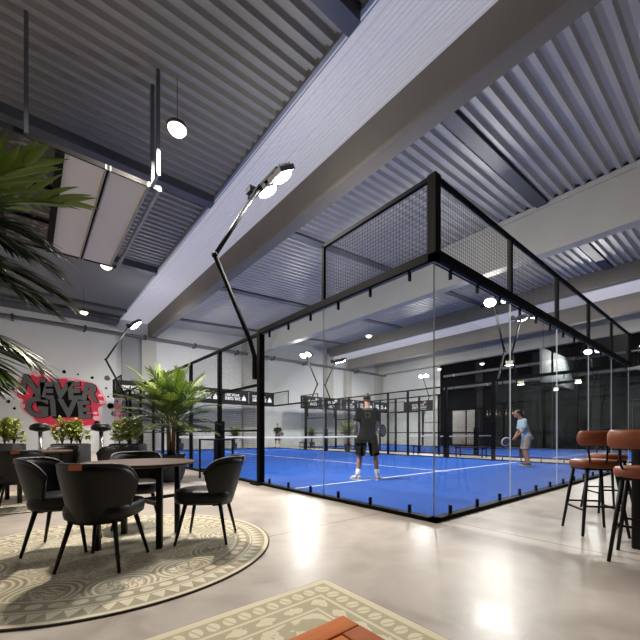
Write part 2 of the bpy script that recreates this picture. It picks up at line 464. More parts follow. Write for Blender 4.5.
def cbeam(name, x0, x1, z0, z1, mat, label, ledge=True):
    mb = MB().box(x0, x1, YB, YF, z0, z1)
    if ledge: mb.box(x0-.05, x0, YB, YF, z1-.16, z1)
    return struct(mb, name, mat, label, 'beam')
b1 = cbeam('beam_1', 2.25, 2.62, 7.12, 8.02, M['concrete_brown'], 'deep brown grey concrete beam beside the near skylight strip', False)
MB().box(2.62, 2.80, YB, YF, 7.62, 7.98).build('ledge', M['concrete'], b1)
cbeam('beam_2', 9.0, 9.4, 6.78, 8.36, M['concrete'], 'tall pale concrete beam crossing above the far side of the nearer court')
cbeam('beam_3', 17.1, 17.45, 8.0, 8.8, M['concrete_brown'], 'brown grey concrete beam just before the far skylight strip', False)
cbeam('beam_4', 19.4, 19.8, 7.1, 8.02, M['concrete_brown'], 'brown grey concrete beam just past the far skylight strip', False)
cbeam('beam_5', 23.6, 24.0, 7.0, 8.3, M['concrete'], 'pale concrete beam along the charcoal side wall')

k = 1
for (x0, x1, z) in ((XL, .62, 7.74), (2.8, 9.0, 7.88), (9.4, 17.1, 8.18)):
    for y in (-4.1, 1.95, 8.0, 14.0, 20.1):
        mb = MB()
        if x0 < 0: mb.box(x0, x1, y-.15, y+.15, 7.80, 8.10)
        else:
            d0, d1 = {2.8: (8.0, 8.34), 9.4: (8.34, 8.75)}[x0]     # follows the slope of the deck
            vs = [(x, y+dy, d + dq) for x, d in ((x0, d0), (x1, d1)) for dy in (-.16, .16) for dq in (-.07, .05)]
            mb._add(vs, [(0,1,3,2), (4,6,7,5), (0,4,5,1), (2,3,7,6), (0,2,6,4), (1,5,7,3)])
        nm = {XL: 'lounge', 2.8: 'nearer court', 9.4: 'aisle'}[x0]
        ord_ = {-4.1: 'behind the camera', 1.95: 'first from the camera', 8.0: 'second from the camera', 14.0: 'third from the camera', 20.1: 'by the far wall'}[y]
        struct(mb, 'trim_%d' % k, M['purlin'], 'dark steel cross beam under the ceiling over the %s, %s' % (nm, ord_), 'beam'); k += 1

# columns on the far wall
for i, (x0, x1, m, lab) in enumerate((
        (.78, 1.84, 'pilaster', 'broad grey pilaster on the far wall beside the graffiti'),
        (1.84, 2.66, 'concrete', 'pale concrete column carrying the brown beam at the far wall'),
        (8.75, 9.75, 'concrete', 'pale concrete column under the tall beam at the far wall'),
        (16.9, 17.6, 'concrete', 'pale column behind the second court near the far skylight strip'),
        (19.2, 19.9, 'concrete', 'pale column at the far wall past the skylight strip'),
        (23.4, 24.1, 'concrete', 'pale column in the far corner of the hall'))):
    struct(MB().box(x0, x1, YF-(.32 if m == 'concrete' else .2), YF, 0, 7.0 if i < 2 else 8.2), 'column_%d' % (i+1), M[m], lab, 'column')
struct(MB().box(XL, .6, 14.2, YF-1.0, 7.93, 7.98), 'ceiling_flat', M['flat_ceiling'], 'smooth grey flat ceiling past the third cross beam, before the graffiti wall', 'ceiling')
# lowered soffit along the far wall above the lounge side
struct(MB().box(XL, .5, YF-1.0, YF, 7.55, 7.70), 'trim_%d' % k, M['purlin'], 'dark soffit along the top of the far wall above the graffiti', 'beam'); k += 1

# cable tray / pipe along far wall
def far_pipe():
    t = thing('wall_pipe', 'long galvanised pipe with clamps running across the far wall', 'pipe', (0, YF-.42, 7.02))
    MB().tube([(XL, 0, 0), (XR, 0, 0)], .10, 10).build('pipe_run', M['pipe'], t)
    br = MB()
    for x in [-4.2 + 3.1*i for i in range(9)]:
        br.box(x-.05, x+.05, -.12, .42, -.14, .14)
    br.build_each('bracket', M['lamp_house'], t)
far_pipe()
for z, lab in ((6.05, 'upper grey pipe along the charcoal side wall'), (4.95, 'lower grey pipe along the charcoal side wall')):
    t = thing('wall_pipe', lab, 'pipe', (XR-.35, 0, z))
    MB().tube([(0, -8, 0), (0, 15, 0)], .11, 10).build('pipe_run', M['pipe'], t)
    br = MB()
    for y in range(-7, 15, 3): br.box(-.12, .35, y-.05, y+.05, -.13, .13)
    br.build_each('bracket', M['lamp_house'], t)

# pale wall panel; bottle shelf added in place of the bar reflected in glass
wp = thing('wall_cladding_panel', 'pale mottled stone panel on the charcoal wall beyond the second net', 'wall panel', (XR-.03, 13.3, 0))
MB().rbox(-.03, .03, -1.05, 1.05, .15, 3.05, .01).build('panel', simple('mottled_stone', (.40, .375, .34), .8, 0, .2, .45, 4.), wp)
MB().box(-.04, -.03, -.01, .01, .15, 3.05).box(-.04, -.03, -1.05, 1.05, 1.6, 1.62).build_each('joint', M['lamp_house'], wp)
sh = thing('reflected_shelf', 'dark shelf with pale bottles standing in for the bar reflected in the cage glass', 'shelf', (XR-.16, 9.9, 2.45))
MB().box(-.14, .14, -1.6, 1.6, 0, .04).build('board', M['black_satin'], sh)
for yy in (-1.3, 0, 1.3): MB().box(-.1, .14, yy-.02, yy+.02, -.14, 0).build('bracket', M['black_satin'], sh)
bmats = [simple('pale_bottle', (.62, .60, .55), .25), simple('amber_bottle', (.40, .16, .05), .25)]
for i in range(12):
    o = MB().lathe([(.05, 0), (.055, .02), (.055, .22), (.02, .30), (.018, .38), (.022, .40)], 12).build('bottle', bmats[i % 3 == 1]); o.location = (XR-.18, 8.55+.245*i, 2.49)
    tag(o, 'small bottle on the dark shelf that stands in for the reflected bar', 'bottle', 'bottles on the reflected bar shelf')
for i, yy in enumerate((11.9, 7.6, 4.2, .6)):
    struct(MB().box(XR-.22, XR, yy-.3, yy+.3, 0, 6.9), 'column_%d' % (7+i), M['dark_column'], 'dark grey column on the charcoal wall, ' + ('nearest the pale stone panel', 'just past the bottle shelf', 'behind the white hanging panel', 'farthest along towards the stools')[i], 'column')
# ------------------------------------------------------------------ courts
struct(MB().box(0, 10, 0, 20, 0, .012), 'floor_turf', M['turf'], 'blue sanded turf of the nearer court with white lines', 'court surface')
tf = struct(MB().box(0, 10, 0, 20, 0, .012), 'floor_turf_second', M['turf'], 'blue turf of the second court across the aisle', 'court surface')
tf.location = (12.55, 0, 0)

ZG, ZM = 3.02, 3.97
def wires(mb, p0, p1, z0, z1, sp, r):
    p0, p1 = Vector((*p0, 0)), Vector((*p1, 0)); d = p1 - p0; L = d.length; d.normalize(); nrm = Vector((-d.y, d.x, 0))
    def prism(a, b, u, w):
        vs = []
        for q in (a, b):
            for ang in (90, 210, 330):
                vs.append(q + (u*math.cos(rad(ang)) + w*math.sin(rad(ang))) * r)
        mb._add(vs, [(0,1,4,3),(1,2,5,4),(2,0,3,5)])
    n = max(1, int(round(L/sp)))
    for i in range(1, n):
        q = p0 + d*(L*i/n); prism(q + Vector((0,0,z0)), q + Vector((0,0,z1)), d, nrm)
    n = max(1, int(round((z1-z0)/sp)))
    for i in range(1, n):
        z = z0 + (z1-z0)*i/n
        prism(p0 + Vector((0,0,z)) + nrm*r, p1 + Vector((0,0,z)) + nrm*r, nrm, Vector((0,0,1)))

def enclosure(x0, name, label, fine, wr):
    """10 x 20 m padel cage: glass ends, mesh sides"""
    t = thing(name, label, 'court enclosure', (x0, 0, 0))
    W, L = 10., 20.
    S = M['black_steel']
    # base rail
    mb = MB()
    mb.box(-.06, .04, -.06, L+.06, 0, .05).box(W-.04, W+.06, -.06, L+.06, 0, .05).box(-.06, W+.06, -.06, .04, 0, .05).box(-.06, W+.06, L-.04, L+.06, 0, .05)
    mb.build_each('base_rail', S, t)
    th = .006
    def glass(p0, p1, z0, z1):
        gap = .006
        d = (Vector(p1) - Vector(p0)); d.normalize()
        a = Vector(p0) + d*gap; b = Vector(p1) - d*gap
        n = Vector((-d.y, d.x))
        mb = MB(); vs = []
        for q in (a, b):
            for sgn in (-1, 1):
                for z in (z0, z1): vs.append((q.x + n.x*th*sgn, q.y + n.y*th*sgn, z))
        # a-: 0,1  a+: 2,3  b-: 4,5  b+: 6,7
        mb._add(vs, [(0,4,5,1), (2,3,7,6)], 0)
        mb._add(vs, [(0,1,3,2), (4,6,7,5), (1,5,7,3), (0,2,6,4)], 1)
        g = mb.build('glass_panel', [M['glass'], M['glass_edge']], t)
        c = MB()
        for z, h0, h1 in ((z0, 0, .105), (z1, -.11, .02)):
            for f in (.17, .5, .83):
                q = a.lerp(b, f)
                c.obox((q.x, q.y, z + (h0+h1)/2), (.026 if abs(d.x) > .5 else .036, .036 if abs(d.x) > .5 else .026, h1-h0))
        if fine < .06 and p0[1] < 10: c.build_each('clamp', S, g)
    ends = []
    for i in range(5):
        glass((2*i, 0), (2*i+2, 0), .04, ZG-.03)
        glass((2*i, L), (2*i+2, L), .04, ZG-.03)
    for x in (0, W):
        for y0 in (0, 2, L-4, L-2): glass((x, y0), (x, y0+2), .04, ZG-.03)
    # horizontal frame at glass top
    mb = MB()
    for y in (0, L): mb.box(-.05, W+.05, y-.05, y+.05, ZG-.02, ZG+.10)
    for x in (0, W):
        for y0, y1 in ((-.05, 4.05), (L-4.05, L+.05)): mb.box(x-.05, x+.05, y0, y1, ZG-.02, ZG+.08)
        mb.box(x-.03, x+.03, 4, L-4, ZG-.02, ZG+.04)
    mb.build_each('head_rail', S, t)
    # cage on top
    mb = MB()
    for y in (0, L): mb.box(-.04, W+.04, y-.025, y+.025, ZM-.03, ZM+.02)
    for x in (0, W):
        for y0, y1 in ((-.03, 2.03), (L-2.03, L+.03)): mb.box(x-.025, x+.025, y0, y1, ZM-.03, ZM+.02)
    mb.build_each('top_rail', S, t)
    for y in (0, L):
        for i in range(6):
            w = .055 if i in (0, 5) else .03
            MB().box(2*i-w, 2*i+w, y-w, y+w, ZG+.05, ZM+.01).build('upper_post', S, t)
        for i in range(5):
            mb = MB(); wires(mb, (2*i, y), (2*i+2, y), ZG+.08, ZM-.02, fine, wr); mb.build('mesh_panel', M['wire'], t)
    for x in (0, W):
        for ya, yb in ((0, 2), (L-2, L)):
            yy = yb if ya == 0 else ya
            MB().box(x-.025, x+.025, yy-.025, yy+.025, ZG+.05, ZM).build('upper_post', S, t)
            mb = MB(); wires(mb, (x, ya), (x, yb), ZG+.08, ZM-.02, fine, wr); mb.build('mesh_panel', M['wire'], t)
        # middle of the sides: posts, rails, wire
        for y in (4, 6, 8, 9.2, 10.8, 12, 14, 16):
            w = .058 if y in (4, 16) else .042
            p = MB().box(x-w, x+w, y-w, y+w, 0, ZG+.02)
            if y in (6, 14): p.box(x-.09, x+.09, y-.085, y+.085, .05, 1.32)
            if y in (4, 16): p.box(x-.16, x+.16, y-.16, y+.16, 0, .025)
            p.build('post', S, t)
        mb = MB()
        for ya, yb in ((4, 9.2), (10.8, 16)):
            mb.box(x-.02, x+.02, ya, yb, 1.06, 1.10)
        mb.box(x-.02, x+.02, 4, 6, 1.98, 2.03).box(x-.02, x+.02, 14, 16, 1.98, 2.03).box(x-.02, x+.02, 9.2, 10.8, 2.2, 2.26)
        mb.build_each('mid_rail', S, t)
        for ya, yb in ((4, 6), (6, 8), (8, 9.2), (10.8, 12), (12, 14), (14, 16)):
            mb = MB(); wires(mb, (x, ya), (x, yb), .06, ZG-.04, fine, wr); mb.build('mesh_panel', M['wire'], t)
    return t
enclosure(0, 'court_enclosure', 'black steel and glass cage around the nearer blue court', .05, .0026)
enclosure(12.55, 'court_enclosure', 'black steel and glass cage around the second court across the aisle', .10, .004)

def net(x0, label):
    t = thing('court_net', label, 'net', (x0, 10, 0))
    def top(x): return .88 + .04*abs(x-5)/5
    mb = MB(); wires(mb, (.05, 0), (9.95, 0), .03, .86, .055, .0018); mb.build('netting', M['net'], t)
    mb = MB(); pts = [(.05 + 9.9*i/20, 0, top(.05 + 9.9*i/20)) for i in range(21)]
    for a, b in zip(pts, pts[1:]): mb.bar((a[0], 0, a[2]-.01), (b[0], 0, b[2]-.01), .012, .07)
    mb.build('tape', M['tape'], t)
    for x in (.09, 9.91): MB().tube([(x, 0, 0), (x, 0, 1.02)], .035, 10).build('post', M['black_steel'], t)
net(0, 'net with white tape across the middle of the nearer court')
net(12.55, 'net with white tape across the second court')

# ------------------------------------------------------------------ floodlights
FLOOD = 300; SPILL_FILL = 45
def flood_pole(x, y, side, label, spill_fill=1.):
    """side = +1 when the court lies towards +x"""
    t = thing('floodlight_pole', label, 'floodlight', (x, y, 0), 0., 'floodlight poles of the two courts')
    s = side; o = -.135*s
    MB().tube([(o, 0, 2.1), (o, 0, 2.55), (o-.10*s, 0, 2.85), (-.95*s, 0, 4.30)], .045, 10).build('lower_arm', M['black_steel'], t)
    MB().tube([(-.95*s, 0, 4.29), (-.02*s, 0, 5.98)], .04, 10).build('upper_arm', M['arm'], t)
    MB().ball((-.95*s, 0, 4.30), .06).build('elbow', M['black_steel'], t)
    MB().box(-.03, .03, -.62, .5, 5.96, 6.02).build('cross_bar', M['black_steel'], t)
    tilt = Matrix.Rotation(rad(-34*s), 3, 'Y')
    for dy in (-.50, .04):
        c = Vector((.16*s, dy, 6.03))
        MB().bar((0, dy, 6.0), (.16*s, dy, 6.06), .05).build('bracket', M['black_steel'], t)
        h = MB().obox(c, (.38, .44, .09), tilt)
        for q in range(5): h.obox(c + tilt @ Vector((-.13 + .065*q, 0, .065)), (.012, .40, .05), tilt)
        hd = h.build('lamp_head', M['lamp_house'], t)
        ls = MB(); ls.ball((0, 0, 0), (.185, .215, .085), 20, 10); ls = ls.build('lens', M['lens'], hd)
        for v in ls.data.vertices: v.co = c + tilt @ (v.co + Vector((0, 0, -.05)))
        ld = bpy.data.lights.new('flood', 'AREA'); ld.shape = 'RECTANGLE'; ld.size = .30; ld.size_y = .34; ld.energy = FLOOD; ld.color = (1., .975, .94)
        lo = bpy.data.objects.new('flood_light', ld); COL.objects.link(lo); lo.parent = hd
        lo.location = c + tilt @ Vector((0, 0, -.145)); lo.rotation_euler = (0, rad(-34*s), 0)
    ld = bpy.data.lights.new('spill_fill', 'POINT'); ld.energy = SPILL_FILL*spill_fill; ld.shadow_soft_size = .09; ld.color = (1., .97, .92)
    lo = bpy.data.objects.new('spill_fill_light', ld); COL.objects.link(lo); lo.parent = t; lo.location = (.62*s, -.22, 6.25)  # added point lamp beside the heads, brightens ceiling and beams
    MB().box(-.09, .09, .28, .46, 6.02, 6.14).build('driver_box', M['lamp_house'], t)
    return t
W2 = 12.55
for x, y, s, lab in ((0, 4, 1, 'bent floodlight pole on the cage post nearest the lounge chairs'),
                     (0, 16, 1, 'bent floodlight pole next to the graffiti end of the nearer court'),
                     (10, 4, -1, 'bent floodlight pole on the aisle side of the nearer court, behind the pale blue player'),
                     (10, 16, -1, 'bent floodlight pole on the aisle side near the distant player'),
                     (W2, 4, 1, 'bent floodlight pole on the aisle side of the second court, beside the hanging white panel'),
                     (W2, 16, 1, 'bent floodlight pole on the aisle side of the second court near the banners'),
                     (W2+10, 4, -1, 'bent floodlight pole by the charcoal wall behind the white panel'),
                     (W2+10, 16, -1, 'bent floodlight pole by the pale end of the side wall')):
    flood_pole(x, y, s, lab, .08 if (x > 20 and y < 10) else 1.)

def disc_lamp(x, y, z, label, warm=True, energy=120, r=.17, top=7.6):
    t = thing('pendant_lamp', label, 'ceiling lamp', (x, y, z), 0., 'round high bay lamps under the ceiling')
    MB().tube([(0, 0, .10), (0, 0, top-z)], .006, 6).build('cord', M['black_steel'], t)
    MB().lathe([(.05, .12), (.07, .10), (r, .06), (r+.02, .03), (r+.02, 0), (r, -.005)], 24).build('housing', M['lamp_house'], t)
    MB().lathe([(0.0001, -.13), (r*.4, -.115), (r*.75, -.075), (r*.93, -.03), (r*.96, 0)], 24).build('diffuser', M['disc_lens'] if warm else M['disc_lens_cool'], t)
    if energy:
        ld = bpy.data.lights.new('disc', 'AREA'); ld.shape = 'DISK'; ld.size = 2*r; ld.energy = energy
        ld.color = (1., .90, .78) if warm else (1., .95, .88)
        lo = bpy.data.objects.new('disc_light', ld); COL.objects.link(lo); lo.parent = t; lo.location = (0, 0, -.15)
    return t
disc_lamp(-1.47, 4.47, 6.64, 'warm glowing pendant lamp on a long cord above the round tables', True, 520)
disc_lamp(-1.62, 11.2, 6.5, 'round lamp at the corner of the hanging ceiling panel', True, 140)
disc_lamp(-1.66, 17.0, 6.5, 'small round lamp nearest the far wall with the graffiti', True, 110)
disc_lamp(-1.5, -2.0, 6.6, 'unseen fill lamp added over the lounge behind the camera', True, 30)  # out of view, added as dim fill in line with the pendants
disc_lamp(10.95, 11.4, 6.5, 'round lamp under the dark ceiling over the aisle', False, 60, top=8.2)
disc_lamp(22.9, 14.6, 6.5, 'small round lamp before the pale end of the side wall', False, 40, top=7.9)
disc_lamp(22.9, 10.9, 6.4, 'small round lamp under the pale beam by the charcoal wall', False, 40, top=7.9)
disc_lamp(22.9, 1.6, 6.0, 'small round lamp highest near the edge of the charcoal wall', False, 40, top=7.9)
disc_lamp(20.9, 5.6, 4.6, 'small round lamp hanging low under the white panel', False, 20, r=.12, top=8.)

for i, (x, y, z, lab) in enumerate(((9.5, -3.2, 3.6, 'first of the small bar lamps from the stools'), (13.5, -4.4, 3.4, 'second of the small bar lamps from the stools'),
                               (18., -3.4, 3.8, 'third of the small bar lamps from the stools'), (21.5, -5.5, 3.9, 'last of the small bar lamps from the stools'))):
    disc_lamp(x, y, z, 'unseen round lamp added for reflections in the glass, ' + lab, True, 14, r=.14, top=9.1)  # out of view, added to show as bright points in the glass

# ------------------------------------------------------------------ banners with illegible print
def scribble(mb, x0, x1, z0, z1, rng, y, mi=1):
    """row of letter-like marks in the x-z plane"""
    x = x0; h = z1 - z0; w = h*.62; st = h*.24
    while x + w*.7 < x1:
        k = rng.randint(0, 5); b = lambda ax, bx, az, bz: mb.box(x+ax*w, x+bx*w, y-.004, y, z0+az*h, z0+bz*h, mi)
        sw = st/w
        if k in (0, 1, 3, 4): b(0, sw, 0, 1)
        if k in (0, 2, 4): b(1-sw-.1, .9, 0, 1)
        if k in (1, 2, 4): b(0, .9, .78, 1)
        if k in (1, 3, 5): b(0, .9, 0, .22)
        if k in (0, 3, 5): b(0, .9, .4, .62)
        if k == 5: b(.3, .3+sw, 0, 1)
        x += w*1.12
def flame(mb, x, z, h, y, mi=1):
    w = h*.42
    mb._add([(x-w, y-.004, z), (x+w, y-.004, z), (x+w, y-.004, z+h*.35), (x, y-.004, z+h), (x-w, y-.004, z+h*.35)], [(0,1,2,3,4)], mi)
def banner(x0, label, seed, style, parent_x=0., yy=19.93, rz=0., w=1.86, zc=3.5, h=.93, group='black printed banners on the far cage ends', loc=None):
    rng = random.Random(seed); mb = MB()
    mb.box(-w/2, w/2, -.012, .012, -h/2, h/2, 0)
    if style == 0:
        scribble(mb, -w*.36, w*.20, .05, .21, rng, -.013); scribble(mb, -w*.36, w*.24, -.22, .01, rng, -.013)
        flame(mb, w*.36, -.22, .36, -.013)
    else:
        scribble(mb, -w*.20, w*.22, .02, .20, rng, -.013); scribble(mb, -w*.20, w*.30, -.22, -.02, rng, -.013)
        mb.box(-w*.2, w*.3, -.017, -.013, -.33, -.30, 1)
        c = (w*.24, .30)
        mi = 2 if style == 2 else 1
        mb.box(c[0]-.05, c[0]+.05, -.017, -.013, c[1]-.14, c[1]+.10, mi).box(c[0]-.16, c[0]+.16, -.017, -.013, c[1]-.06, c[1]+.03, mi)
    o = mb.build('banner', [M['banner'], M['white_print'], M['pink_print']])
    o.location = loc if loc else (x0, yy, zc); o.rotation_euler = (0, 0, rz)
    return tag(o, label, 'banner', group)
for i, lab in enumerate(('black printed banner beside the graffiti wall, first along the far end', 'black printed banner mostly behind the big palm leaves',
                         'black printed banner at the palm tips, third from the graffiti', 'black printed banner just before the thick cage post',
                         'black printed banner behind the thick cage post, next to the white wall')):
    banner(1+2*i, lab, 3, 0)
for i, lab in enumerate(('black banner with a cross emblem, first on the second court from the white wall', 'black banner with a cross emblem, second on the second court from the white wall',
                         'black printed banner half hidden by the near player, third on the second court', 'black printed banner behind the head of the player in black',
                         'black printed banner with flame mark just past the player in black')):
    banner(W2+1+2*i, lab, 5 if i < 3 else 3, 1 if i < 3 else 0)
banner(0, 'black banner with a pink emblem on the side of the second court', 9, 2, rz=-PI/2, w=3.0, h=.9, loc=(W2+9.86, 16.4, 3.45))

# ------------------------------------------------------------------ graffiti
def text_mesh(name, txt, size, offset, extrude, mat, parent, loc, rot, shear=0., sx=1.):
    cu = bpy.data.curves.new(name, 'FONT'); cu.body = txt; cu.size = size; cu.offset = offset; cu.extrude = extrude; cu.shear = shear
    cu.align_x = 'CENTER'; cu.resolution_u = 6
    ob = bpy.data.objects.new(name+'_tmp', cu); COL.objects.link(ob)
    dg = bpy.context.evaluated_depsgraph_get(); me = bpy.data.meshes.new_from_object(ob.evaluated_get(dg))
    bpy.data.objects.remove(ob); bpy.data.curves.remove(cu)
    me.materials.clear(); me.materials.append(mat)
    o = bpy.data.objects.new(name, me); COL.objects.link(o); o.parent = parent; o.location = loc; o.rotation_euler = rot; o.scale = (sx, 1, 1)
    return o
def graffiti():
    t = thing('graffiti_mural', 'large graffiti with grey block letters and red outline on the white wall', 'graffiti', (-2.22, YF-.005, 0))
    rng = random.Random(4)
    def blob(name, pts, mat, y0, th):
        n = len(pts); vs = [(x, -y0, z) for x, z in pts] + [(x, -y0-th, z) for x, z in pts]
        mb = MB(); mb._add(vs, [list(range(n, 2*n))] + [(i, (i+1) % n, n+(i+1) % n, n+i) for i in range(n)])
        return mb.build(name, mat, t)
    # red backing: rounded lumpy outline
    out = [(-1.75,3.55),(-1.55,4.05),(-1.2,4.15),(-.95,4.38),(-.6,4.30),(-.3,4.02),(.1,4.12),(.55,4.12),(1.0,4.05),(1.45,3.98),(1.75,3.75),(1.95,3.35),(2.12,3.1),(2.05,2.75),(1.75,2.55),(1.85,2.1),(1.8,1.65),(1.3,1.5),(.6,1.45),(0,1.4),(-.25,1.1),(-.6,1.5),(-1.05,1.7),(-1.2,2.05),(-1.5,2.2),(-1.62,2.6),(-1.5,2.85),(-1.85,2.95)]
    def smooth(p, it=2):
        for _ in range(it):
            q = []
            for i in range(len(p)):
                a, b = p[i], p[(i+1) % len(p)]
                q += [(.75*a[0]+.25*b[0], .75*a[1]+.25*b[1]), (.25*a[0]+.75*b[0], .25*a[1]+.75*b[1])]
            p = q
        return p
    blob('red_outline', smooth(out), M['graf_red'], 0, .006)
    blob('pink_edge', smooth([(.1+(x-.1)*1.06, 2.8+(z-2.8)*1.06) for x, z in out]), M['graf_pink'], -.004, .006)
    inn = [(.05+(x-.05)*.66, 2.8+(z-2.8)*.62) for x, z in out]
    blob('dark_fill', smooth(inn), M['graf_dark'], .006, .004)
    for x, z, r in ((-1.0, 4.2, .12), (.5, 4.02, .16), (.75, 3.96, .12), (1.95, 2.9, .14), (1.72, 1.95, .17), (-1.55, 2.5, .13), (1.9, 3.3, .1), (1.66, 2.25, .1)):
        blob('pink_highlight', [(x+r*1.2*math.cos(a), z+r*.8*math.sin(a)) for a in [2*PI*i/14 for i in range(14)]], M['graf_pink'], .007, .004)
    rots = [rad(v) for v in (9, -5, 4, -7, 6)]
    xs = (-1.28, -.58, .0, .66, 1.32); zs = (3.12, 2.95, 3.05, 3.02, 2.98)
    for c, x, z, sz, rr_ in zip('NEVER', xs, zs, (1.4, 1.2, 1.35, 1.28, 1.35), rots):
        rot = (PI/2, rr_, 0)
        text_mesh('letter_shadow', c, sz, .086, .004, M['graf_dark'], t, (x+.03, -.014, z), rot, .05, .95)
        text_mesh('letter', c, sz, .062, .006, M['graf_grey'], t, (x, -.022, z), rot, .05, .95)
    for c, x, z, sz, rr_ in zip('GIVE', (-1.0, -.28, .38, 1.14), (1.98, 2.05, 2.02, 1.98), (1.45, 1.2, 1.3, 1.3), (.06, -.03, .0, -.06)):
        rot = (PI/2, rr_, 0)
        text_mesh('letter_shadow', c, sz, .086, .004, M['graf_dark'], t, (x+.03, -.014, z), rot, -.04, .95)
        text_mesh('letter', c, sz, .062, .006, M['graf_grey'], t, (x, -.022, z), rot, -.04, .95)
    # pink tail piece further along
    blob('red_outline', smooth([(4.0,3.0),(4.55,3.25),(4.7,2.6),(4.75,1.95),(4.4,2.3),(4.2,2.6)]), M['graf_pink'], 0, .006)
    blob('dark_fill', smooth([(4.25,2.95),(4.5,3.05),(4.6,2.5),(4.55,2.3),(4.35,2.6)]), M['graf_grey'], .006, .004)
    spots = [(-2.05,3.9,.10),(-1.95,3.35,.05),(-2.15,2.7,.10),(-1.9,2.35,.07),(-.42,4.45,.06),(.18,4.5,.10),(.82,4.42,.05),(1.5,4.3,.08),(2.25,4.35,.16),(2.3,3.25,.06),(2.65,3.55,.12),(2.45,2.7,.20),(2.6,2.25,.15),(2.65,1.62,.14),(1.75,1.6,.18),(2.75,3.0,.07),(2.2,3.75,.07),(2.9,2.65,.06)]
    for i, (x, z, r) in enumerate(spots):
        n = 12; p = [(x + r*(1+.18*rng.uniform(-1, 1))*math.cos(2*PI*q/n), z + r*(1+.18*rng.uniform(-1, 1))*math.sin(2*PI*q/n)) for q in range(n)]
        blob('paint_spot', smooth(p, 1), M['graf_dark'] if i % 4 else M['graf_grey'], 0, .006)
graffiti()

# ------------------------------------------------------------------ hanging ceiling panel
def hanging_panel():
    t = thing('hanging_ceiling_panel', 'hanging ceiling frame with two pale panels and a glossy dark bay', 'ceiling panel', (0, 0, 6.0))
    y0, y1 = 5.45, 9.9
    MB().box(-3.08, -2.455, y0, y1, 0, .05).build('panel', M['white_panel'], t)
    MB().box(-2.385, -1.74, y0, y1, 0, .05).build('panel', M['white_panel'], t)
    MB().box(-2.45, -2.39, y0, y1, .02, .06).build('light_slot', M['black_steel'], t)
    for a, b in ((-2.47, -2.445), (-2.40, -2.375), (-1.74, -1.70), (-1.56, -1.50)): MB().box(a, b, y0-.03, y1+.03, -.04, .06).build('rail', M['galv'], t)
    for y in (y0, y1): MB().box(-5.2, -1.48, y-.02, y+.02, -.03, .06).build('cross_rail', M['arm'], t)
    for x in (-5.15, -4.05, -3.14): MB().box(x-.06, x+.06, y0, y1, -.07, .06).build('dark_rail', M['black_steel'], t)
    for y in (6.8, 8.3): MB().box(-5.2, -3.14, y-.03, y+.03, -.05, .05).build('dark_rail', M['black_steel'], t)
    MB().box(-5.12, -3.2, y0, y1, .0, .03).build('glossy_pane', M['mirror_pane'], t)
    for x, y in ((-1.66, 5.42), (-1.66, 5.02), (-3.6, 5.42), (-3.6, 9.9), (-1.66, 9.9)):
        h = MB().box(x-.03, x+.03, y-.045, y+.045, .0, 2.02)
        h.build('hanger', M['purlin'], t)
    MB().box(-1.68, -1.64, 4.95, 5.45, -.03, .03).build('rail', M['galv'], t)
hanging_panel()

# panel added in place of a bright reflection in the cage glass
hp = thing('reflection_panel', 'plain white panel standing in for a bright reflection in the cage glass', 'panel', (18.48, 5.24, 0))
MB().rbox(0, 5.6, 0, .12, 3.95, 5.88, .02).build('panel', M['reflection_tone'], hp)
for x in (.4, 4.9): MB().tube([(x, .06, 5.88), (x, .1, 8.3)], .012, 6).build('cable', M['black_steel'], hp)

# ------------------------------------------------------------------ rugs, coffee table
RR = 1.33
o = MB().lathe([(RR-.004, 0), (RR, .004), (RR, .009), (RR-.006, .012)], 96).build('round_rug', mat_round_rug(RR)); o.location = (-2.99, 1.23, 0)
tag(o, 'round beige and olive medallion rug under the walnut round table and black chairs', 'rug')
o = MB().rbox(-2.2, 0, -2.2, 0, 0, .012, .004).build('rectangular_rug', mat_rect_rug()); o.location = (-2.01, -.46, 0)
tag(o, 'rectangular beige rug with an oval border, under the orange plank table', 'rug')
o = MB().lathe([(1.2-.004, 0), (1.2, .004), (1.2, .009), (1.2-.006, .012)], 72).build('round_rug', mat_round_rug(1.2)); o.location = (-3.6, 4.8, 0)
tag(o, 'round patterned rug under the farther round table', 'rug')

def plank_table():
    t = thing('plank_table', 'low orange wooden plank table on the rectangular rug', 'coffee table', (-3.12, -1.83, .012))
    h = .33; z0, z1 = .37, .405
    for a, b, c, d in ((-h, h, h-.075, h), (-h, h, -h, -h+.075), (h-.075, h, -h+.077, h-.077), (-h, -h+.075, -h+.077, h-.077)):
        MB().rbox(a, b, c, d, z0, z1, .004).build('edge_board', M['plank_dark'] if abs(b-a) < .2 else M['plank'], t)
    n = 5; w = (2*h-.154)/n
    for i in range(n):
        a = -h+.077+i*w
        MB().rbox(-h+.079, h-.079, a+.004, a+w-.004, z0, z1-.001, .003).build('plank', M['plank'], t)
    for sx in (-1, 1):
        for sy in (-1, 1): MB().rbox(sx*.29-.025, sx*.29+.025, sy*.29-.025, sy*.29+.025, 0, z0, .004).build('leg', M['plank_dark'], t)
    MB().rbox(-.30, .30, -.30, .30, z0-.06, z0-.002, .003).build('apron', M['plank_dark'], t)
plank_table()

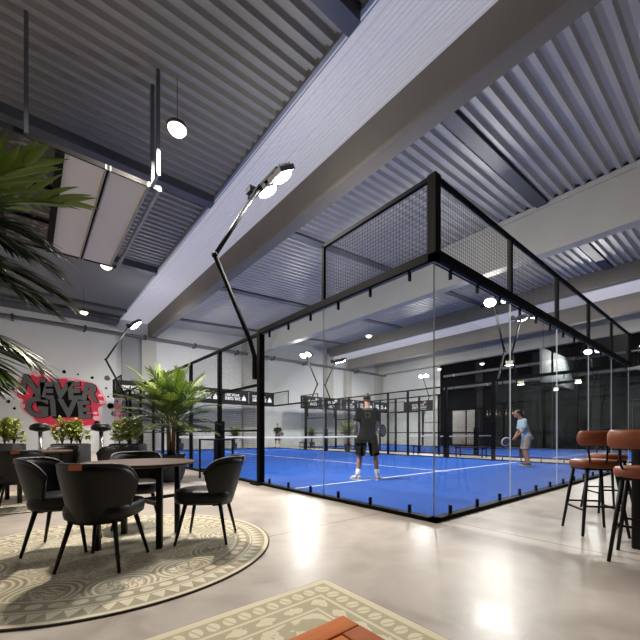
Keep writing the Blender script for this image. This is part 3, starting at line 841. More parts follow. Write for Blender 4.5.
# ------------------------------------------------------------------ dining chairs and round tables
def se(a, w, d, p=3.2):
    c, s = math.cos(a), math.sin(a)
    return (math.copysign(abs(c)**(2/p), c)*w, math.copysign(abs(s)**(2/p), s)*d)
def cushion(w, d, z0, z1, n=36, p=3.4):
    mb = MB(); vs = []; prof = [(.0, z0), (.90, z0), (.97, z0+.012), (1., z0+(z1-z0)*.45), (.985, z1-.016), (.93, z1-.003), (.6, z1+.006), (.0001, z1+.008)]
    prof[0] = (.0001, z0)
    for r, z in prof:
        for k in range(n):
            x, y = se(2*PI*k/n, w*r, d*r, p); vs.append((x, y, z))
    fs = []
    for i in range(len(prof)-1):
        for k in range(n): fs.append((i*n+k, i*n+(k+1) % n, (i+1)*n+(k+1) % n, (i+1)*n+k))
    mb._add(vs, fs, 0, True); return mb

def make_chair(label):
    """faces +y; tub back"""
    t = thing('dining_chair', label, 'chair', (0, 0, .012), 0., 'black tub chairs round the walnut tables')
    s = cushion(.235, .255, .36, .475).build('seat', M['leather'], t); s.location.y = .02
    # shell
    nu, nv = 44, 9; th = .032; vs = []; fs = []
    def P(u, v, off):
        au = abs(u)
        a = -PI/2 + u * rad(66 + 22*v**.7)           # wraps further round towards the top
        zt = .772 - .14*au**6
        z = .34 + (zt-.34)*v
        rr = .165 + .072*v**.8 + off
        x = rr*math.cos(a)*1.04; y = (rr+.02)*math.sin(a) - .055*v*(1-.6*au) - .01
        return (x, y, z)
    for side, off in ((0, 0), (1, th)):
        for j in range(nv):
            for i in range(nu):
                u = -1 + 2*i/(nu-1); v = j/(nv-1)
                o = off
                if side == 1 and j == nv-1: o = off*.8
                vs.append(P(u, v, o))
    N_ = nu*nv
    for j in range(nv-1):
        for i in range(nu-1):
            a = j*nu+i; fs.append((a, a+nu, a+nu+1, a+1)); fs.append((N_+a, N_+a+1, N_+a+nu+1, N_+a+nu))
    for i in range(nu-1):
        a = (nv-1)*nu+i; fs.append((a, N_+a, N_+a+1, a+1)); fs.append((i, i+1, N_+i+1, N_+i))
    for j in range(nv-1):
        a = j*nu; fs.append((a, N_+a, N_+a+nu, a+nu)); a = j*nu+nu-1; fs.append((a, a+nu, N_+a+nu, N_+a))
    mb = MB(); mb._add(vs, fs, 0, True); bk = mb.build('backrest', M['leather'], t)
    # piping along the top edge
    pts = []
    for i in range(nu):
        a = vs[(nv-1)*nu+i]; b = vs[N_+(nv-1)*nu+i]; pts.append(((a[0]+b[0])/2, (a[1]+b[1])/2, (a[2]+b[2])/2))
    MB().tube(pts, .0165, 8).build('piping', M['leather'], bk)
    tg = MB(); y = P(0, .93, th)[1]
    tg.obox((0, y-.003, .762), (.085, .006, .042), Matrix.Rotation(rad(-6), 3, 'X')).build('leather_tag', M['tag'], bk)
    for sx in (-1, 1):
        for sy in (-1, 1):
            MB().tube([(sx*.15, sy*.15, .37), (sx*.225, sy*.225, 0)], [.019, .011], 10).build('leg', M['black_satin'], t)
    MB().box(-.17, .17, -.17, .17, .345, .362).build('seat_plate', M['black_satin'], t)
    return t
def face(p, q): return math.atan2(q[1]-p[1], q[0]-p[0]) - PI/2
def round_table(x, y, rz, label, z=.012):
    t = thing('round_table', label, 'table', (x, y, z), rz)
    MB().lathe([(.42, .705), (.465, .715), (.478, .722), (.478, .733), (.470, .738)], 64).build('tabletop', M['table_wood'], t)
    for sx in (-1, 1):
        for sy in (-1, 1):
            MB().rbox(sx*.255-.024, sx*.255+.024, sy*.255-.024, sy*.255+.024, 0, .706, .004).build('leg', M['black_satin'], t)
    st = MB()
    st.bar((-.255, -.255, .38), (.255, .255, .38), .03, .03).bar((-.255, .255, .38), (.255, -.255, .38), .03, .03)
    st.build_each('stretcher', M['black_satin'], t)
    MB().box(-.27, .27, -.27, .27, .68, .706).build('top_plate', M['black_satin'], t)
    return t
T1 = (-2.77, 1.32); rz1 = math.atan2(.83, .55) - PI/2
round_table(*T1, rz1, 'round walnut table with black square legs on the medallion rug')
c0 = make_chair('black tub chair seen square from behind, closest to the camera, with orange tag')
def place(o, p, q, dz=.0165):
    o.location = (*p, dz); o.rotation_euler = (0, 0, face(p, q))
pA = (-3.12, .86); place(c0, pA, (-2.80, 1.28))
def chair(p, q, lab, dz=.0165):
    return dup(c0, (*p, dz), face(p, q), lab)
chair((-3.33, 1.52), (-2.77, 1.30), 'black tub chair between the two round tables, its hollow side towards the walnut table')
chair((-2.27, .98), (-2.77, 1.34), 'black tub chair standing alone at the court side of the walnut table')
chair((-2.66, 2.02), (-2.80, 1.32), 'black tub chair across the walnut table, facing the camera')
T2 = (-3.50, 4.75)
round_table(*T2, .3, 'farther round walnut table before the planters')
chair((-3.67, 3.92), (-3.6, 4.75), 'black tub chair with orange tag seen from behind at the farther table')
chair((-4.25, 4.35), (-3.5, 4.8), 'black tub chair at the edge of the photo by the farther table')
chair((-2.72, 4.75), (-3.5, 4.8), 'black tub chair at the farther table, beside the white planter corner')
chair((-3.15, 5.42), (-3.5, 4.8), 'black tub chair on the planter side of the farther table')
chair((-2.26, 5.5), (-3.2, 5.7), 'black tub chair partly behind the walnut table edge, turned to the planters')

# ------------------------------------------------------------------ bar stools and high table
def make_stool(label):
    t = thing('bar_stool', label, 'bar stool', (0, 0, 0), 0., 'cognac leather bar stools')
    cushion(.205, .20, .665, .745, 36, 2.5).build('seat', M['tan_leather'], t)
    MB().box(-.15, .15, -.15, .15, .645, .668).build('seat_plate', M['black_satin'], t)
    # curved backrest
    nu, nv = 22, 7; vs = []; fs = []
    ring = [(-.026, .0), (-.032, .03), (-.030, .10), (-.018, .135), (.012, .14), (.026, .12), (.030, .06), (.026, .01), (.008, -.008), (-.014, -.008)]
    n = len(ring)
    for i in range(nu):
        u = -1 + 2*i/(nu-1); a = -PI/2 + u*rad(58)
        e = max(0, abs(u)-.8)/.2; sc = math.sqrt(max(0.02, 1-e*e))
        for dr, dz in ring:
            r = .245 + dr*sc
            vs.append((r*math.cos(a)*1.05, r*math.sin(a)+.015, .90 + .062 + (dz-.062)*sc))
    for i in range(nu-1):
        for k in range(n): fs.append((i*n+k, i*n+(k+1) % n, (i+1)*n+(k+1) % n, (i+1)*n+k))
    fs.append(list(range(n))); fs.append([(nu-1)*n+k for k in reversed(range(n))])
    mb = MB(); mb._add(vs, fs, 0, True); mb.build('backrest', M['tan_leather'], t)
    for u in (-.62, 0, .62):
        a = -PI/2 + u*rad(58)
        MB().tube([(.15*math.cos(a)*1.1, .15*math.sin(a), .655), (.225*math.cos(a), .225*math.sin(a), .76), (.243*math.cos(a)*1.05, .243*math.sin(a)+.015, .93)], .009, 8).build('back_rod', M['black_satin'], t)
    for sx in (-1, 1):
        for sy in (-1, 1):
            MB().tube([(sx*.13, sy*.13, .655), (sx*.205, sy*.205, 0)], [.018, .013], 10).build('leg', M['black_satin'], t)
    fr = MB()
    for z in (.25, .29):
        k = .13 + (.655-z)/.655*.075
        if z == .29:
            fr.bar((-k, -k, z), (k, -k, z), .018).bar((-k, k, z), (k, k, z), .018)
        else:
            fr.bar((-k, -k, z), (-k, k, z), .018).bar((k, -k, z), (k, k, z), .018)
    fr.build_each('footrest', M['black_satin'], t)
    return t
s0 = make_stool('cognac leather bar stool standing farthest out, next to the court corner')
s0.location = (.89, -1.305, 0); s0.rotation_euler = (0, 0, face((0, 0), (.76, .65)))
dup(s0, (.15, -1.82, 0), face((0, 0), (1, .05)), 'cognac leather bar stool cut off by the edge of the photo')
dup(s0, (2.26, -1.12, 0), face((0, 0), (-.75, -.65)), 'cognac leather bar stool behind the other two, only its seat showing')
dup(s0, (1.75, -1.75, 0), face((0, 0), (-1, -.1)), 'cognac leather bar stool hidden behind the high table')
ht = thing('high_table', 'black high bar table with square legs among the cognac stools', 'table', (.80, -2.0, 0))
MB().rbox(-.34, .34, -.34, .34, .95, .985, .005).build('tabletop', M['black_satin'], ht)
for sx in (-1, 1):
    for sy in (-1, 1): MB().rbox(sx*.28-.04, sx*.28+.04, sy*.29-.04, sy*.29+.04, 0, .95, .012).build('leg', M['black_satin'], ht)
MB().box(-.26, .26, -.31, -.27, .25, .28).box(-.26, .26, .27, .31, .25, .28).build_each('footrest', M['black_satin'], ht)

# high console at the fence
bt = thing('console_table', 'slim black metal standing table against the cage fence', 'table', (-.36, 5.37, 0))
MB().box(-.22, .22, -.45, .45, .87, .90).build('tabletop', M['black_satin'], bt)
for sx in (-1, 1):
    for sy in (-1, 1): MB().box(sx*.20-.018, sx*.20+.018, sy*.43-.018, sy*.43+.018, 0, .87).build('leg', M['black_satin'], bt)
MB().box(-.2, .2, -.445, -.415, .18, .21).box(-.2, .2, .415, .445, .18, .21).build_each('stretcher', M['black_satin'], bt)

# benches in the aisle
def bench(x, y, label):
    t = thing('bench', label, 'bench', (x, y, 0), 0., 'black benches in the aisle between the courts')
    for i in range(3): MB().box(-.2+.14*i, -.08+.14*i, -.7, .7, .42, .45).build('slat', M['black_satin'], t)
    for sy in (-.6, .6):
        MB().box(-.2, -.16, sy-.02, sy+.02, 0, .42).box(.16, .2, sy-.02, sy+.02, 0, .42).box(-.2, .2, sy-.02, sy+.02, .38, .42).build('leg', M['black_satin'], t)
bench(11.3, 7.9, 'black bench in the aisle beside the second net')
bench(11.3, 5.6, 'black bench in the aisle behind the player in pale blue')
bench(11.3, 17.6, 'black bench in the aisle close to the distant player')

# ------------------------------------------------------------------ plants
def leaflet(mb, p, d, up, L, w, droop, mi=0, seg=5):
    p = Vector(p); d = Vector(d).normalized(); side = d.cross(Vector(up))
    if side.length < 1e-3: side = d.cross(Vector((1, 0, 0)))
    side.normalize(); nrm = side.cross(d).normalized()
    vs = []; q = p.copy(); dd = d.copy()
    for i in range(seg+1):
        f = i/seg; ww = w*(math.sin(PI*(.12+.88*f)**.8) if f < 1 else 0)*.5 + (.0008)
        vs += [q - side*ww + nrm*ww*.35, q, q + side*ww + nrm*ww*.35]
        dd = (dd + Vector((0, 0, -droop/seg))).normalized(); q = q + dd*(L/seg)
    fs = []
    for i in range(seg):
        a = 3*i; fs += [(a, a+3, a+4, a+1), (a+1, a+4, a+5, a+2)]
    mb._add(vs, fs, mi, True)

def frond(base, d, L, droop, nleaf, leafL, leafW, mats, parent, rng, start=.25, twist=.0, mi_tip=1, ang=55, ldroop=.5):
    mb = MB(); pts = []; q = Vector(base); dd = Vector(d).normalized(); n = 14
    for i in range(n+1):
        pts.append(q.copy()); dd = (dd + Vector((0, 0, -droop/n))).normalized(); q = q + dd*(L/n)
    mb.tube(pts, [.012*(1-.75*i/n)*max(.5, L) + .002 for i in range(n+1)], 6, 0)
    for k in range(nleaf):
        f = start + (1-start)*k/(nleaf-1); x = f*n; i = min(int(x), n-1); p = pts[i].lerp(pts[i+1], x-i)
        t = (pts[i+1]-pts[i]).normalized(); sd = t.cross(Vector((0, 0, 1))).normalized(); up = sd.cross(t)
        for s in (-1, 1):
            a = rad(ang*(1-.55*f) + rng.uniform(-6, 6))
            dl = t*math.cos(a) + sd*s*math.sin(a) + up*(.22 + rng.uniform(-.08, .08))
            ll = leafL*(.55 + .45*math.sin(PI*min(1, .15+f*.85)))*rng.uniform(.88, 1.1)
            leaflet(mb, p, dl, up, ll, leafW*rng.uniform(.85, 1.1), ldroop*rng.uniform(.7, 1.3), mi_tip if f > .55 else 0)
    return mb.build('frond', mats, parent)

def pot_round(t, r, h, mat):
    MB().lathe([(r*.55, 0), (r*.72, .02), (r*.93, h*.35), (r, h*.7), (r*.98, h), (r*.90, h), (r*.88, h-.05)], 32).build('pot', mat, t)
    MB().lathe([(r*.87, h-.08), (r*.87, h-.05), (.001, h-.035)], 24).build('soil', M['soil'], t)

def potted_palm(label, loc, seed, nf=22, H=2.85, potr=.30, poth=.58, group='tall potted palms'):
    # many narrow drooping leaflets
    rng = random.Random(seed)
    t = thing('potted_palm', label, 'plant', loc, 0., group)
    pot_round(t, potr, poth, M['pot'])
    tr = MB()
    for k in range(4):
        a = 2*PI*k/4+.4
        tr.tube([(.05*math.cos(a), .05*math.sin(a), poth-.06), (.07*math.cos(a), .06*math.sin(a), poth+.45), (.10*math.cos(a), .09*math.sin(a), poth+.85)], [.045, .035, .02], 8)
    tr.build('trunk', M['stem'], t)
    for k in range(nf):
        a = k*2.4 + rng.uniform(-.2, .2); lev = k/nf
        el = rad(24 + 52*lev + rng.uniform(-8, 8))
        bz = poth + .45 + .45*lev + rng.uniform(-.08, .08)
        L = (H - poth)*(.40 + .16*rng.random()) * (1.0 if lev > .4 else .85)
        frond((.06*math.cos(a), .06*math.sin(a), bz), (math.cos(a)*math.cos(el), math.sin(a)*math.cos(el), math.sin(el)), L, .75 + .3*rng.random(),
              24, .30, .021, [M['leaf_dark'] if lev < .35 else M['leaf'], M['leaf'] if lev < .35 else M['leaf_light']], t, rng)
    return t
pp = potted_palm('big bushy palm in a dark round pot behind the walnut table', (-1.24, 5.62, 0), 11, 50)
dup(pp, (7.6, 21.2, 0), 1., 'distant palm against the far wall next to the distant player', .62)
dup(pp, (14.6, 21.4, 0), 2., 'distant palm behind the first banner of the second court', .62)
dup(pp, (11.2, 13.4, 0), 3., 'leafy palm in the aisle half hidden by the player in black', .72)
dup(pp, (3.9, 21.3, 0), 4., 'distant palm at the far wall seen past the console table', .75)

def front_palm():
    rng = random.Random(5)
    t = thing('potted_palm', 'dark palm close to the camera, its fronds reaching in from the photo edge', 'plant', (-3.95, -.12, 0), 0., None)
    pot_round(t, .2, .42, M['pot'])
    MB().tube([(0, 0, .36), (.02, 0, .9), (.03, -.02, 1.8)], [.05, .045, .03], 10).build('trunk', M['stem'], t)
    R = Vector((.766, -.643, 0)); F = Vector((.643, .766, 0))
    def fr(base, dx, dz, df, L, droop, n, ll, lw, dark, ang=38, ld=.25):
        d = R*dx + F*df + Vector((0, 0, dz))
        frond(base, d, L, droop, n, ll, lw, [M['leaf_dark'] if dark else M['leaf_lit'], M['leaf_dark'] if dark else M['leaf_lit']], t, rng, .3, ang=ang, ldroop=ld)
    fr((.02, 0, 1.78), .62, .62, -.12, .62, .75, 9, .30, .036, False)
    fr((.02, 0, 1.90), .70, .50, .25, .55, .55, 8, .28, .036, False)
    fr((.02, 0, 1.93), .90, .16, .10, .48, .75, 20, .30, .022, True, 30, .5)
    fr((.02, 0, 1.86), .88, .12, -.20, .50, .75, 20, .30, .022, True, 30, .5)
    fr((.02, 0, 1.79), .90, .10, .35, .50, .75, 20, .30, .022, True, 30, .5)
    fr((.02, 0, 1.45), .80, .22, .15, .40, 1.0, 14, .26, .022, False, 34, .6)
    fr((.02, 0, 1.36), .80, .20, -.1, .40, 1.0, 14, .26, .022, False, 34, .6)
    for bz, dx, dz, df, L in ((1.90, .92, .10, .30, .46), (1.82, .90, .06, -.35, .48), (1.74, .88, .04, .18, .48), (1.70, .86, .12, -.08, .46), (1.40, .80, .16, .30, .38), (1.30, .80, .14, -.25, .40)):
        fr((.02, 0, bz), dx, dz, df, L, .75, 18, .28, .022, True, 30, .5)
    for k in range(7):
        a = rad(120 + 35*k); fr((.02, 0, 1.2+.08*k), math.cos(a), .6, math.sin(a), .7, .9, 12, .28, .026, k % 2 == 0)
front_palm()

def planter(label, loc, seed, w=.62, h=.80):
    rng = random.Random(seed)
    t = thing('planter', label, 'plant', loc, rad(-40), 'black box planters with bushes')
    MB().rbox(-w/2, w/2, -.17, .17, 0, h, .008).build('planter_box', M['planter'], t)
    MB().box(-w/2+.03, w/2-.03, -.14, .14, h-.002, h+.008).build('soil', M['soil'], t)
    for sx in (-.19, .0, .19):
        st = MB(); fo = MB(); tips = []
        for k in range(8):
            a = rng.uniform(0, 2*PI); r = rng.uniform(.02, .15); z = h + rng.uniform(.25, .56)
            p = (sx + r*math.cos(a), r*math.sin(a), z)
            st.tube([(sx, 0, h), (sx + r*.4*math.cos(a), r*.4*math.sin(a), h+.2), p], [.012, .008, .004], 5); tips.append(p)
        for p in tips:
            for q in range(30):
                a = rng.uniform(0, 2*PI); el = rng.uniform(-.3, 1.0); zz = p[2] - rng.uniform(0, .20)
                d = (math.cos(a)*math.cos(el), math.sin(a)*math.cos(el), math.sin(el))
                leaflet(fo, (p[0], p[1], zz), d, (0, 0, 1), rng.uniform(.08, .14), .055, .6, 0, 3)
        s_ = st.build('shrub', M['stem'], t); fo.build('foliage', M['bush'], s_)
planter('black box planter with bushes in front of the graffiti letters', (-2.88, 6.9, 0), 1)
planter('black box planter with bushes nearer the big palm', (-1.95, 6.15, 0), 2)
planter('black box planter with bushes at the edge of the photo', (-3.95, 7.7, 0), 3)

# mushroom lamps and globe lamp
def mushroom(label, loc):
    t = thing('patio_heater', label, 'heater', loc, 0., 'silver posts with black domed tops')
    MB().lathe([(.17, 0), (.17, .03), (.06, .06)], 20).build('base', M['black_satin'], t)
    MB().lathe([(.055, .05), (.045, .6), (.042, 1.08)], 16).build('post', M['chrome'], t)
    MB().lathe([(.045, 1.06), (.19, 1.10), (.205, 1.14), (.19, 1.20), (.12, 1.25), (.001, 1.27)], 24).build('dome', M['black_satin'], t)
mushroom('silver post with black domed top between the two bushy planters', (-2.30, 7.2, 0))
mushroom('silver post with black domed top beside the pink globe lamp', (-3.36, 8.2, 0))
t = thing('globe_lamp', 'pinkish frosted globe on a white stand below the graffiti', 'lamp', (-3.02, 7.9, 0))
MB().lathe([(.13, 0), (.13, .03), (.07, .06), (.065, .85), (.09, .95)], 20).build('stand', M['white_gloss'], t)
MB().ball((0, 0, 1.05), .115, 20, 14).build('globe', M['pinkish'], t)

# ------------------------------------------------------------------ people
def evaluated(o):
    dg = bpy.context.evaluated_depsgraph_get(); return bpy.data.meshes.new_from_object(o.evaluated_get(dg))
def mesh_to(name, me, mat, parent):
    me.name = name; me.materials.clear(); me.materials.append(mat)
    for p in me.polygons: p.use_smooth = True
    o = bpy.data.objects.new(name, me); COL.objects.link(o); o.parent = parent
    return o

def person(label, loc, rz, P, skin, shirt, shorts, socks, shoe, print_text=False, look=(0, 0)):
    """P: joint name -> position in metres (faces +y)"""
    V = {k: Vector(v) for k, v in P.items()}
    t = thing('person', label, 'person', loc, rz)
    V['waist'] = V['pelvis'].lerp(V['chest'], .45)
    def loft(mb, rings, ax):
        n = 20; vs = []
        for i, (c, hw, hd_) in enumerate(rings):
            d = (rings[min(i+1, len(rings)-1)][0] - rings[max(i-1, 0)][0]).normalized(); x = (ax - d*ax.dot(d)).normalized(); y = d.cross(x)
            for k in range(n):
                a = 2*PI*k/n; vs.append(c + x*math.cos(a)*hw + y*math.sin(a)*hd_)
        fs = [(i*n+k, i*n+(k+1) % n, (i+1)*n+(k+1) % n, (i+1)*n+k) for i in range(len(rings)-1) for k in range(n)]
        fs += [list(range(n))[::-1], [(len(rings)-1)*n+k for k in range(n)]]
        mb._add(vs, fs, 0, True)
    def limb(mb, pts, rr):
        mb.tube(pts, rr, 14)
        for p, r in zip(pts, rr): mb.ball(tuple(p), r*.985, 12, 8)
    def remeshed(name, mb, mat, vox, it=2):
        me = bpy.data.meshes.new('m'); me.from_pydata(mb.v, [], mb.f); me.update()
        bm_ = bmesh.new(); bm_.from_mesh(me); bmesh.ops.recalc_face_normals(bm_, faces=bm_.faces); bm_.to_mesh(me); bm_.free()
        ob = bpy.data.objects.new('b', me); COL.objects.link(ob)
        rm = ob.modifiers.new('r', 'REMESH'); rm.mode = 'VOXEL'; rm.voxel_size = vox; rm.use_smooth_shade = True
        sm = ob.modifiers.new('sm', 'SMOOTH'); sm.iterations = it; sm.factor = .45
        r = evaluated(ob); bpy.data.objects.remove(ob); bpy.data.meshes.remove(me)
        return mesh_to(name, r, mat, t)
    ax = (V['shR'] - V['shL']).normalized(); up = (V['chest'] - V['waist']).normalized()
    B = MB()
    def torso(mb, g, lo=0., hi=1.):
        pe, wa, ch, ne = V['pelvis'], V['waist'], V['chest'], V['neck']
        rings = [(pe - up*.10, .12, .085), (pe - up*.03, .165, .115), (pe + up*.06, .160, .110), (wa, .145, .100), (wa.lerp(ch, .5), .158, .108), (ch, .178, .118), (ch.lerp(ne, .45), .170, .100), (ch.lerp(ne, .72), .110, .075), (ne, .060, .062)]
        m_ = len(rings); rings = rings[int(lo*m_):max(2, int(hi*m_))]
        loft(mb, [(c, w_+g, d_+g) for c, w_, d_ in rings], ax)
    torso(B, 0.)
    limb(B, [V['neck'] - (V['head']-V['neck'])*.5, V['neck'], V['head'] + (V['head']-V['neck'])*.4], [.062, .057, .054])
    for s in 'LR':
        limb(B, [V['sh'+s], V['sh'+s].lerp(V['el'+s], .4), V['el'+s], V['el'+s].lerp(V['wr'+s], .3), V['wr'+s]], [.058, .052, .041, .043, .028])
        cf = V['kn'+s].lerp(V['an'+s], .3) + Vector((0, -.012, 0))
        limb(B, [V['hip'+s], V['hip'+s].lerp(V['kn'+s], .5), V['kn'+s], cf, V['an'+s]], [.095, .078, .055, .056, .036])
        limb(B, [V['an'+s] + Vector((0, -.02, -.03)), V['toe'+s]], [.036, .030])
    # head
    hd = (V['head'] - V['neck']).normalized(); hc = V['head'] + hd*.085
    hz = Matrix.Rotation(look[0], 3, 'Z') @ Matrix.Rotation(look[1], 3, 'X')
    hdm = MB(); mb = hdm; mb.ball((0, 0, .02), (.078, .098, .108), 24, 18); mb.ball((0, .022, -.055), (.058, .072, .065), 18, 12)
    mb.ball((0, .104, -.012), (.014, .022, .024), 10, 8); mb.ball((0, .090, -.060), (.026, .012, .008), 10, 6)
    for s in (-1, 1): mb.ball((s*.080, -.008, -.005), (.012, .022, .034), 10, 8)
    for s, w in (('L', -1), ('R', 1)):
        # hand with five fingers curled towards the palm
        d = (V['wr'+s] - V['el'+s]).normalized(); palm = Vector((-w, .25, 0)); palm = (palm - d*palm.dot(d)).normalized(); sid = d.cross(palm).normalized()
        c = V['wr'+s] + d*.055
        hmb = B; hmb.tube([V['wr'+s], V['wr'+s]+d*.035, V['wr'+s]+d*.08, V['wr'+s]+d*.10], [.027, .036, .041, .034], 12, sx=1, sy=.62)
        for k in range(4):
            b = V['wr'+s] + d*.088 + sid*(-.030 + .020*k); L = (.060, .072, .076, .062)[k]
            hmb.tube([b, b + d*L*.45 + palm*.008, b + d*L*.62 + palm*L*.42, b + d*L*.40 + palm*L*.72], [.0105, .0100, .0095, .008], 8)
        b = V['wr'+s] + d*.035 + sid*(.034 if w < 0 else -.034)
        sg = 1 if w < 0 else -1
        hmb.tube([b, b + sid*sg*.022 + d*.028 + palm*.012, b + sid*sg*.018 + d*.055 + palm*.034], [.013, .0115, .009], 8)
    o_ = len(B.v); B.v += [tuple(hz @ Vector(v) + hc) for v in hdm.v]; B.f += [[o_+i for i in f] for f in hdm.f]
    remeshed('body', B, skin, .0085)
    # hair cap
    hb = MB(); hb.ball((0, -.012, .035), (.084, .098, .100), 20, 14)
    ho = hb.build('hair', M['hair'], t)
    for v in ho.data.vertices:
        c = v.co.copy()
        if c.y > .045 and c.z < .075: c.y = .045 - (.0)
        if c.z < -.02: c.z = -.02 - (c.z+.02)*.2
        v.co = hz @ c + hc
    eb = MB()
    for s in (-1, 1): eb.ball((s*.031, .086, .012), (.010, .008, .007), 8, 6)
    for eo in eb.build_each('eye', M['eye'], t):
        for v in eo.data.vertices: v.co = hz @ v.co + hc
    # shirt and shorts: loose shells over the body
    S_ = MB(); pe, wa, ch, ne = V['pelvis'], V['waist'], V['chest'], V['neck']
    loft(S_, [(pe - up*.14, .192, .145), (pe + up*.0, .182, .138), (wa, .170, .125), (wa.lerp(ch, .5), .180, .130), (ch, .188, .134), (ch.lerp(ne, .45), .174, .112), (ch.lerp(ne, .74), .120, .086), (ch.lerp(ne, .92), .074, .072)], ax)
    for s in 'LR':
        limb(S_, [V['sh'+s].lerp(V['chest'], .25), V['sh'+s], V['sh'+s].lerp(V['el'+s], .45)], [.088, .078, .076]); S_.tube([V['sh'+s].lerp(V['el'+s], .3), V['sh'+s].lerp(V['el'+s], .80)], [.076, .080], 16)
    remeshed('shirt', S_, shirt, .011)
    S_ = MB()
    loft(S_, [(pe - up*.12, .165, .125), (pe - up*.03, .182, .132), (pe + up*.10, .165, .118)], ax)
    for s in 'LR':
        S_.tube([V['hip'+s] + Vector((0, 0, .03)), V['hip'+s].lerp(V['kn'+s], .4), V['hip'+s].lerp(V['kn'+s], .93)], [.110, .112, .108], 18)
        S_.ball(tuple(V['hip'+s]), .112)
    remeshed('shorts', S_, shorts, .011)
    for s in 'LR':
        if socks is not None:
            MB().tube([V['an'+s].lerp(V['kn'+s], .34), V['an'+s].lerp(V['kn'+s], .1), V['an'+s] + Vector((0, 0, -.03))], [.055, .048, .050], 14).build('sock', socks, t)
        d = (V['toe'+s] - V['an'+s]); d.z = 0; d.normalize(); a = V['an'+s].copy(); a.z = 0
        sb = MB(); sb.tube([a - d*.075 + Vector((0, 0, .045)), a - d*.05 + Vector((0, 0, .05)), a + d*.04 + Vector((0, 0, .055)), a + d*.13 + Vector((0, 0, .040)), a + d*.195 + Vector((0, 0, .032))], [.030, .046, .050, .046, .022], 14)
        sh = sb.build('shoe', shoe, t)
        for v in sh.data.vertices: v.co.z = max(v.co.z, .012)
        so = MB(); so.tube([a - d*.085 + Vector((0, 0, .012)), a - d*.03 + Vector((0, 0, .012)), a + d*.12 + Vector((0, 0, .012)), a + d*.205 + Vector((0, 0, .012))], [.030, .046, .050, .024], 12)
        sole = so.build('sole', M['sock'], sh)
        for v in sole.data.vertices: v.co.z = .0 if v.co.z < .012 else .020
    return t, V

def standing(lean=0., H=1.0):
    d = dict(pelvis=(0, 0, .96), chest=(0, .02+lean*.75, 1.34), neck=(0, .0+lean*1.1, 1.53), head=(0, .02+lean*1.25, 1.62),
             shL=(-.185, -.005+lean, 1.46), shR=(.185, -.005+lean, 1.46), elL=(-.27, -.03+lean*.9, 1.18), elR=(.27, -.03+lean*.9, 1.18), wrL=(-.27, .06+lean*.7, .94), wrR=(.27, .06+lean*.7, .94),
             hipL=(-.095, 0, .90), hipR=(.095, 0, .90), knL=(-.13, .03, .50), knR=(.13, .03, .50), anL=(-.15, 0, .09), anR=(.15, 0, .09), toeL=(-.17, .13, .035), toeR=(.17, .13, .035))
    return d

def racket(label, loc, direction, normal, mat, rim):
    t = thing('padel_racket', label, 'racket', loc)
    z = Vector(direction).normalized(); y = Vector(normal); y = (y - z*y.dot(z)).normalized(); x = y.cross(z)
    R = Matrix((x, y, z)).transposed().to_4x4()
    t.rotation_euler = R.to_euler()
    MB().tube([(0, 0, -.06), (0, 0, .10)], .016, 10).build('grip', M['black_satin'], t)
    h = MB(); n = 28; vs = []
    ring = []
    for k in range(n):
        a = 2*PI*k/n; ring.append((.128*math.cos(a)*(1 - .10*max(0, -math.sin(a))), .245+.135*math.sin(a)))
    vs = [(px, -.018, pz) for px, pz in ring] + [(px, .018, pz) for px, pz in ring]
    h._add(vs, [list(range(n-1, -1, -1))[::-1], list(range(2*n-1, n-1, -1))] + [(i, n+i, n+(i+1) % n, (i+1) % n) for i in range(n)])
    hd = h.build('head', mat, t)
    MB().tube([(px, 0, pz) for px, pz in ring] + [(ring[0][0], 0, ring[0][1])], .021, 8).build('rim', rim, t)
    ho = MB()
    for i in range(-3, 4):
        for j in range(-3, 4):
            if i*i + j*j < 11:
                for yy in (-.0185, .0185): ho.tube([(i*.026, yy-.0006, .25+j*.026), (i*.026, yy+.0006, .25+j*.026)], .006, 6)
    ho.build('holes', M['graf_dark'], hd)
    MB().bar((-.02, 0, .09), (-.06, 0, .14), .02).bar((.02, 0, .09), (.06, 0, .14), .02).build_each('throat', mat, t)
    return t
def world(t, p): return Matrix.Translation(t.location) @ t.rotation_euler.to_matrix().to_4x4() @ Vector(p)

# near player: seen from behind, looking up the court
P1 = standing(.0)
P1.update(pelvis=(0, 0, .99), chest=(.01, .02, 1.39), neck=(.0, .0, 1.585), head=(-.005, .03, 1.68), shL=(-.165, 0, 1.50), shR=(.165, 0, 1.50),
          elL=(-.25, -.05, 1.22), wrL=(-.23, .14, 1.04), elR=(.22, .04, 1.22), wrR=(.20, .25, 1.09),
          hipL=(-.10, 0, .93), hipR=(.10, 0, .93), knL=(-.16, .05, .51), knR=(.17, .05, .51), anL=(-.21, 0, .09), anR=(.22, 0, .09), toeL=(-.32, .09, .035), toeR=(.27, .12, .035))
rzp = rad(-40) + rad(-4)
p1, V1 = person('person in black shirt and shorts seen from behind, standing on the service line', (2.06, 3.02, .012), rzp, P1, M['skin'], M['cloth_black'], M['cloth_black'], M['sock'], M['shoe'], True, (0., -.05))
pr_ = MB(); rng = random.Random(2)
scribble(pr_, -.085, .10, 1.525-.018, 1.525+.022, rng, -.142, 0)
pr_.box(-.052, -.044, -.146, -.142, 1.35, 1.45).box(.044, .052, -.146, -.142, 1.35, 1.45).box(-.052, .052, -.146, -.142, 1.442, 1.45).box(-.052, .052, -.146, -.142, 1.35, 1.358)
o = pr_.build('shirt_print', M['grey_print'], p1)
rk = racket('grey racket held out in front by the player in black', world(p1, V1['wrR'] + Vector((.03, .07, -.02))), Matrix.Rotation(rzp, 3, 'Z') @ Vector((.38, .55, .02)), (.3, .95, 0), M['racket'], M['graf_dark'])

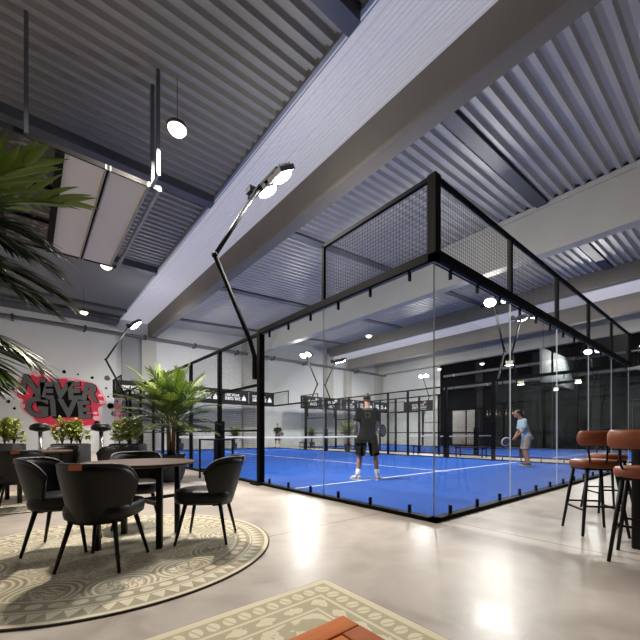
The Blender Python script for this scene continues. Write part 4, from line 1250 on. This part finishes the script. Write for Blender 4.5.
# player in pale blue, profile towards the net-less side (camera's left)
P2 = standing(.0)
P2.update(pelvis=(0, -.04, .94), chest=(0, .08, 1.30), neck=(0, .13, 1.48), head=(0, .19, 1.565), shL=(-.17, .09, 1.41), shR=(.17, .09, 1.41),
          elL=(-.22, .12, 1.12), wrL=(-.12, .28, .94), elR=(.21, .12, 1.11), wrR=(.10, .28, .90),
          hipL=(-.10, -.05, .88), hipR=(.10, -.05, .88), knL=(-.13, .04, .49), knR=(.13, .0, .49), anL=(-.16, -.04, .09), anR=(.16, -.10, .09), toeL=(-.18, .10, .035), toeR=(.19, .04, .035))
rz2 = rad(-40) + rad(82)
p2, V2 = person('person in pale blue shirt and beige shorts bending forward with a racket', (8.50, 2.28, .012), rz2, P2, M['skin_tan'], M['cloth_blue'], M['cloth_beige'], None, M['shoe_dark'], False, (0., .1))
racket('white racket held low by the player in pale blue', world(p2, V2['wrR'] + Vector((-.02, .07, -.03))), Matrix.Rotation(rz2, 3, 'Z') @ Vector((-.10, .80, -.42)), (.62, .77, .25), M['racket'], M['racket_white'])

# distant player facing us
P3 = standing(.0); P3.update(wrL=(-.14, .22, 1.02), wrR=(.14, .24, 1.0), elL=(-.28, .02, 1.18), elR=(.28, .02, 1.18))
rz3 = rad(-40) + PI
p3, V3 = person('distant person in black shirt and shorts facing us before the white wall', (10.9, 20.8, 0), rz3, P3, M['skin'], M['cloth_black'], M['cloth_black'], M['sock'], M['shoe_dark'])
racket('small dark racket held by the distant player', world(p3, V3['wrL'] + Vector((0, .05, -.02))), Matrix.Rotation(rz3, 3, 'Z') @ Vector((-.9, .3, .1)), (.6, .77, 0), M['racket'], M['graf_dark'])

# ------------------------------------------------------------------ camera, world, render look
cam = bpy.data.cameras.new('camera'); co = bpy.data.objects.new('camera', cam); COL.objects.link(co)
co.location = (-3.574, -2.357, 1.004); co.rotation_euler = (PI/2, 0, rad(-40.04))
cam.sensor_width = 36; cam.sensor_fit = 'HORIZONTAL'; cam.lens = 356.8/640*36
cam.shift_x = (320-328.0)/640; cam.shift_y = (434.27-320)/640; cam.clip_start = .02; cam.clip_end = 200
scn.camera = co
w = bpy.data.worlds.new('world'); scn.world = w; w.use_nodes = True
w.node_tree.nodes['Background'].inputs[0].default_value = (.02, .022, .03, 1); w.node_tree.nodes['Background'].inputs[1].default_value = 1.
scn.view_settings.view_transform = 'Standard'; scn.view_settings.look = 'None'; scn.view_settings.gamma = 1.; scn.view_settings.use_curve_mapping = False
scn.view_settings.exposure = 0.
cy = scn.cycles
cy.max_bounces = 10; cy.diffuse_bounces = 5; cy.glossy_bounces = 5; cy.transparent_max_bounces = 48; cy.sample_clamp_indirect = 6.
cy.use_denoising = True
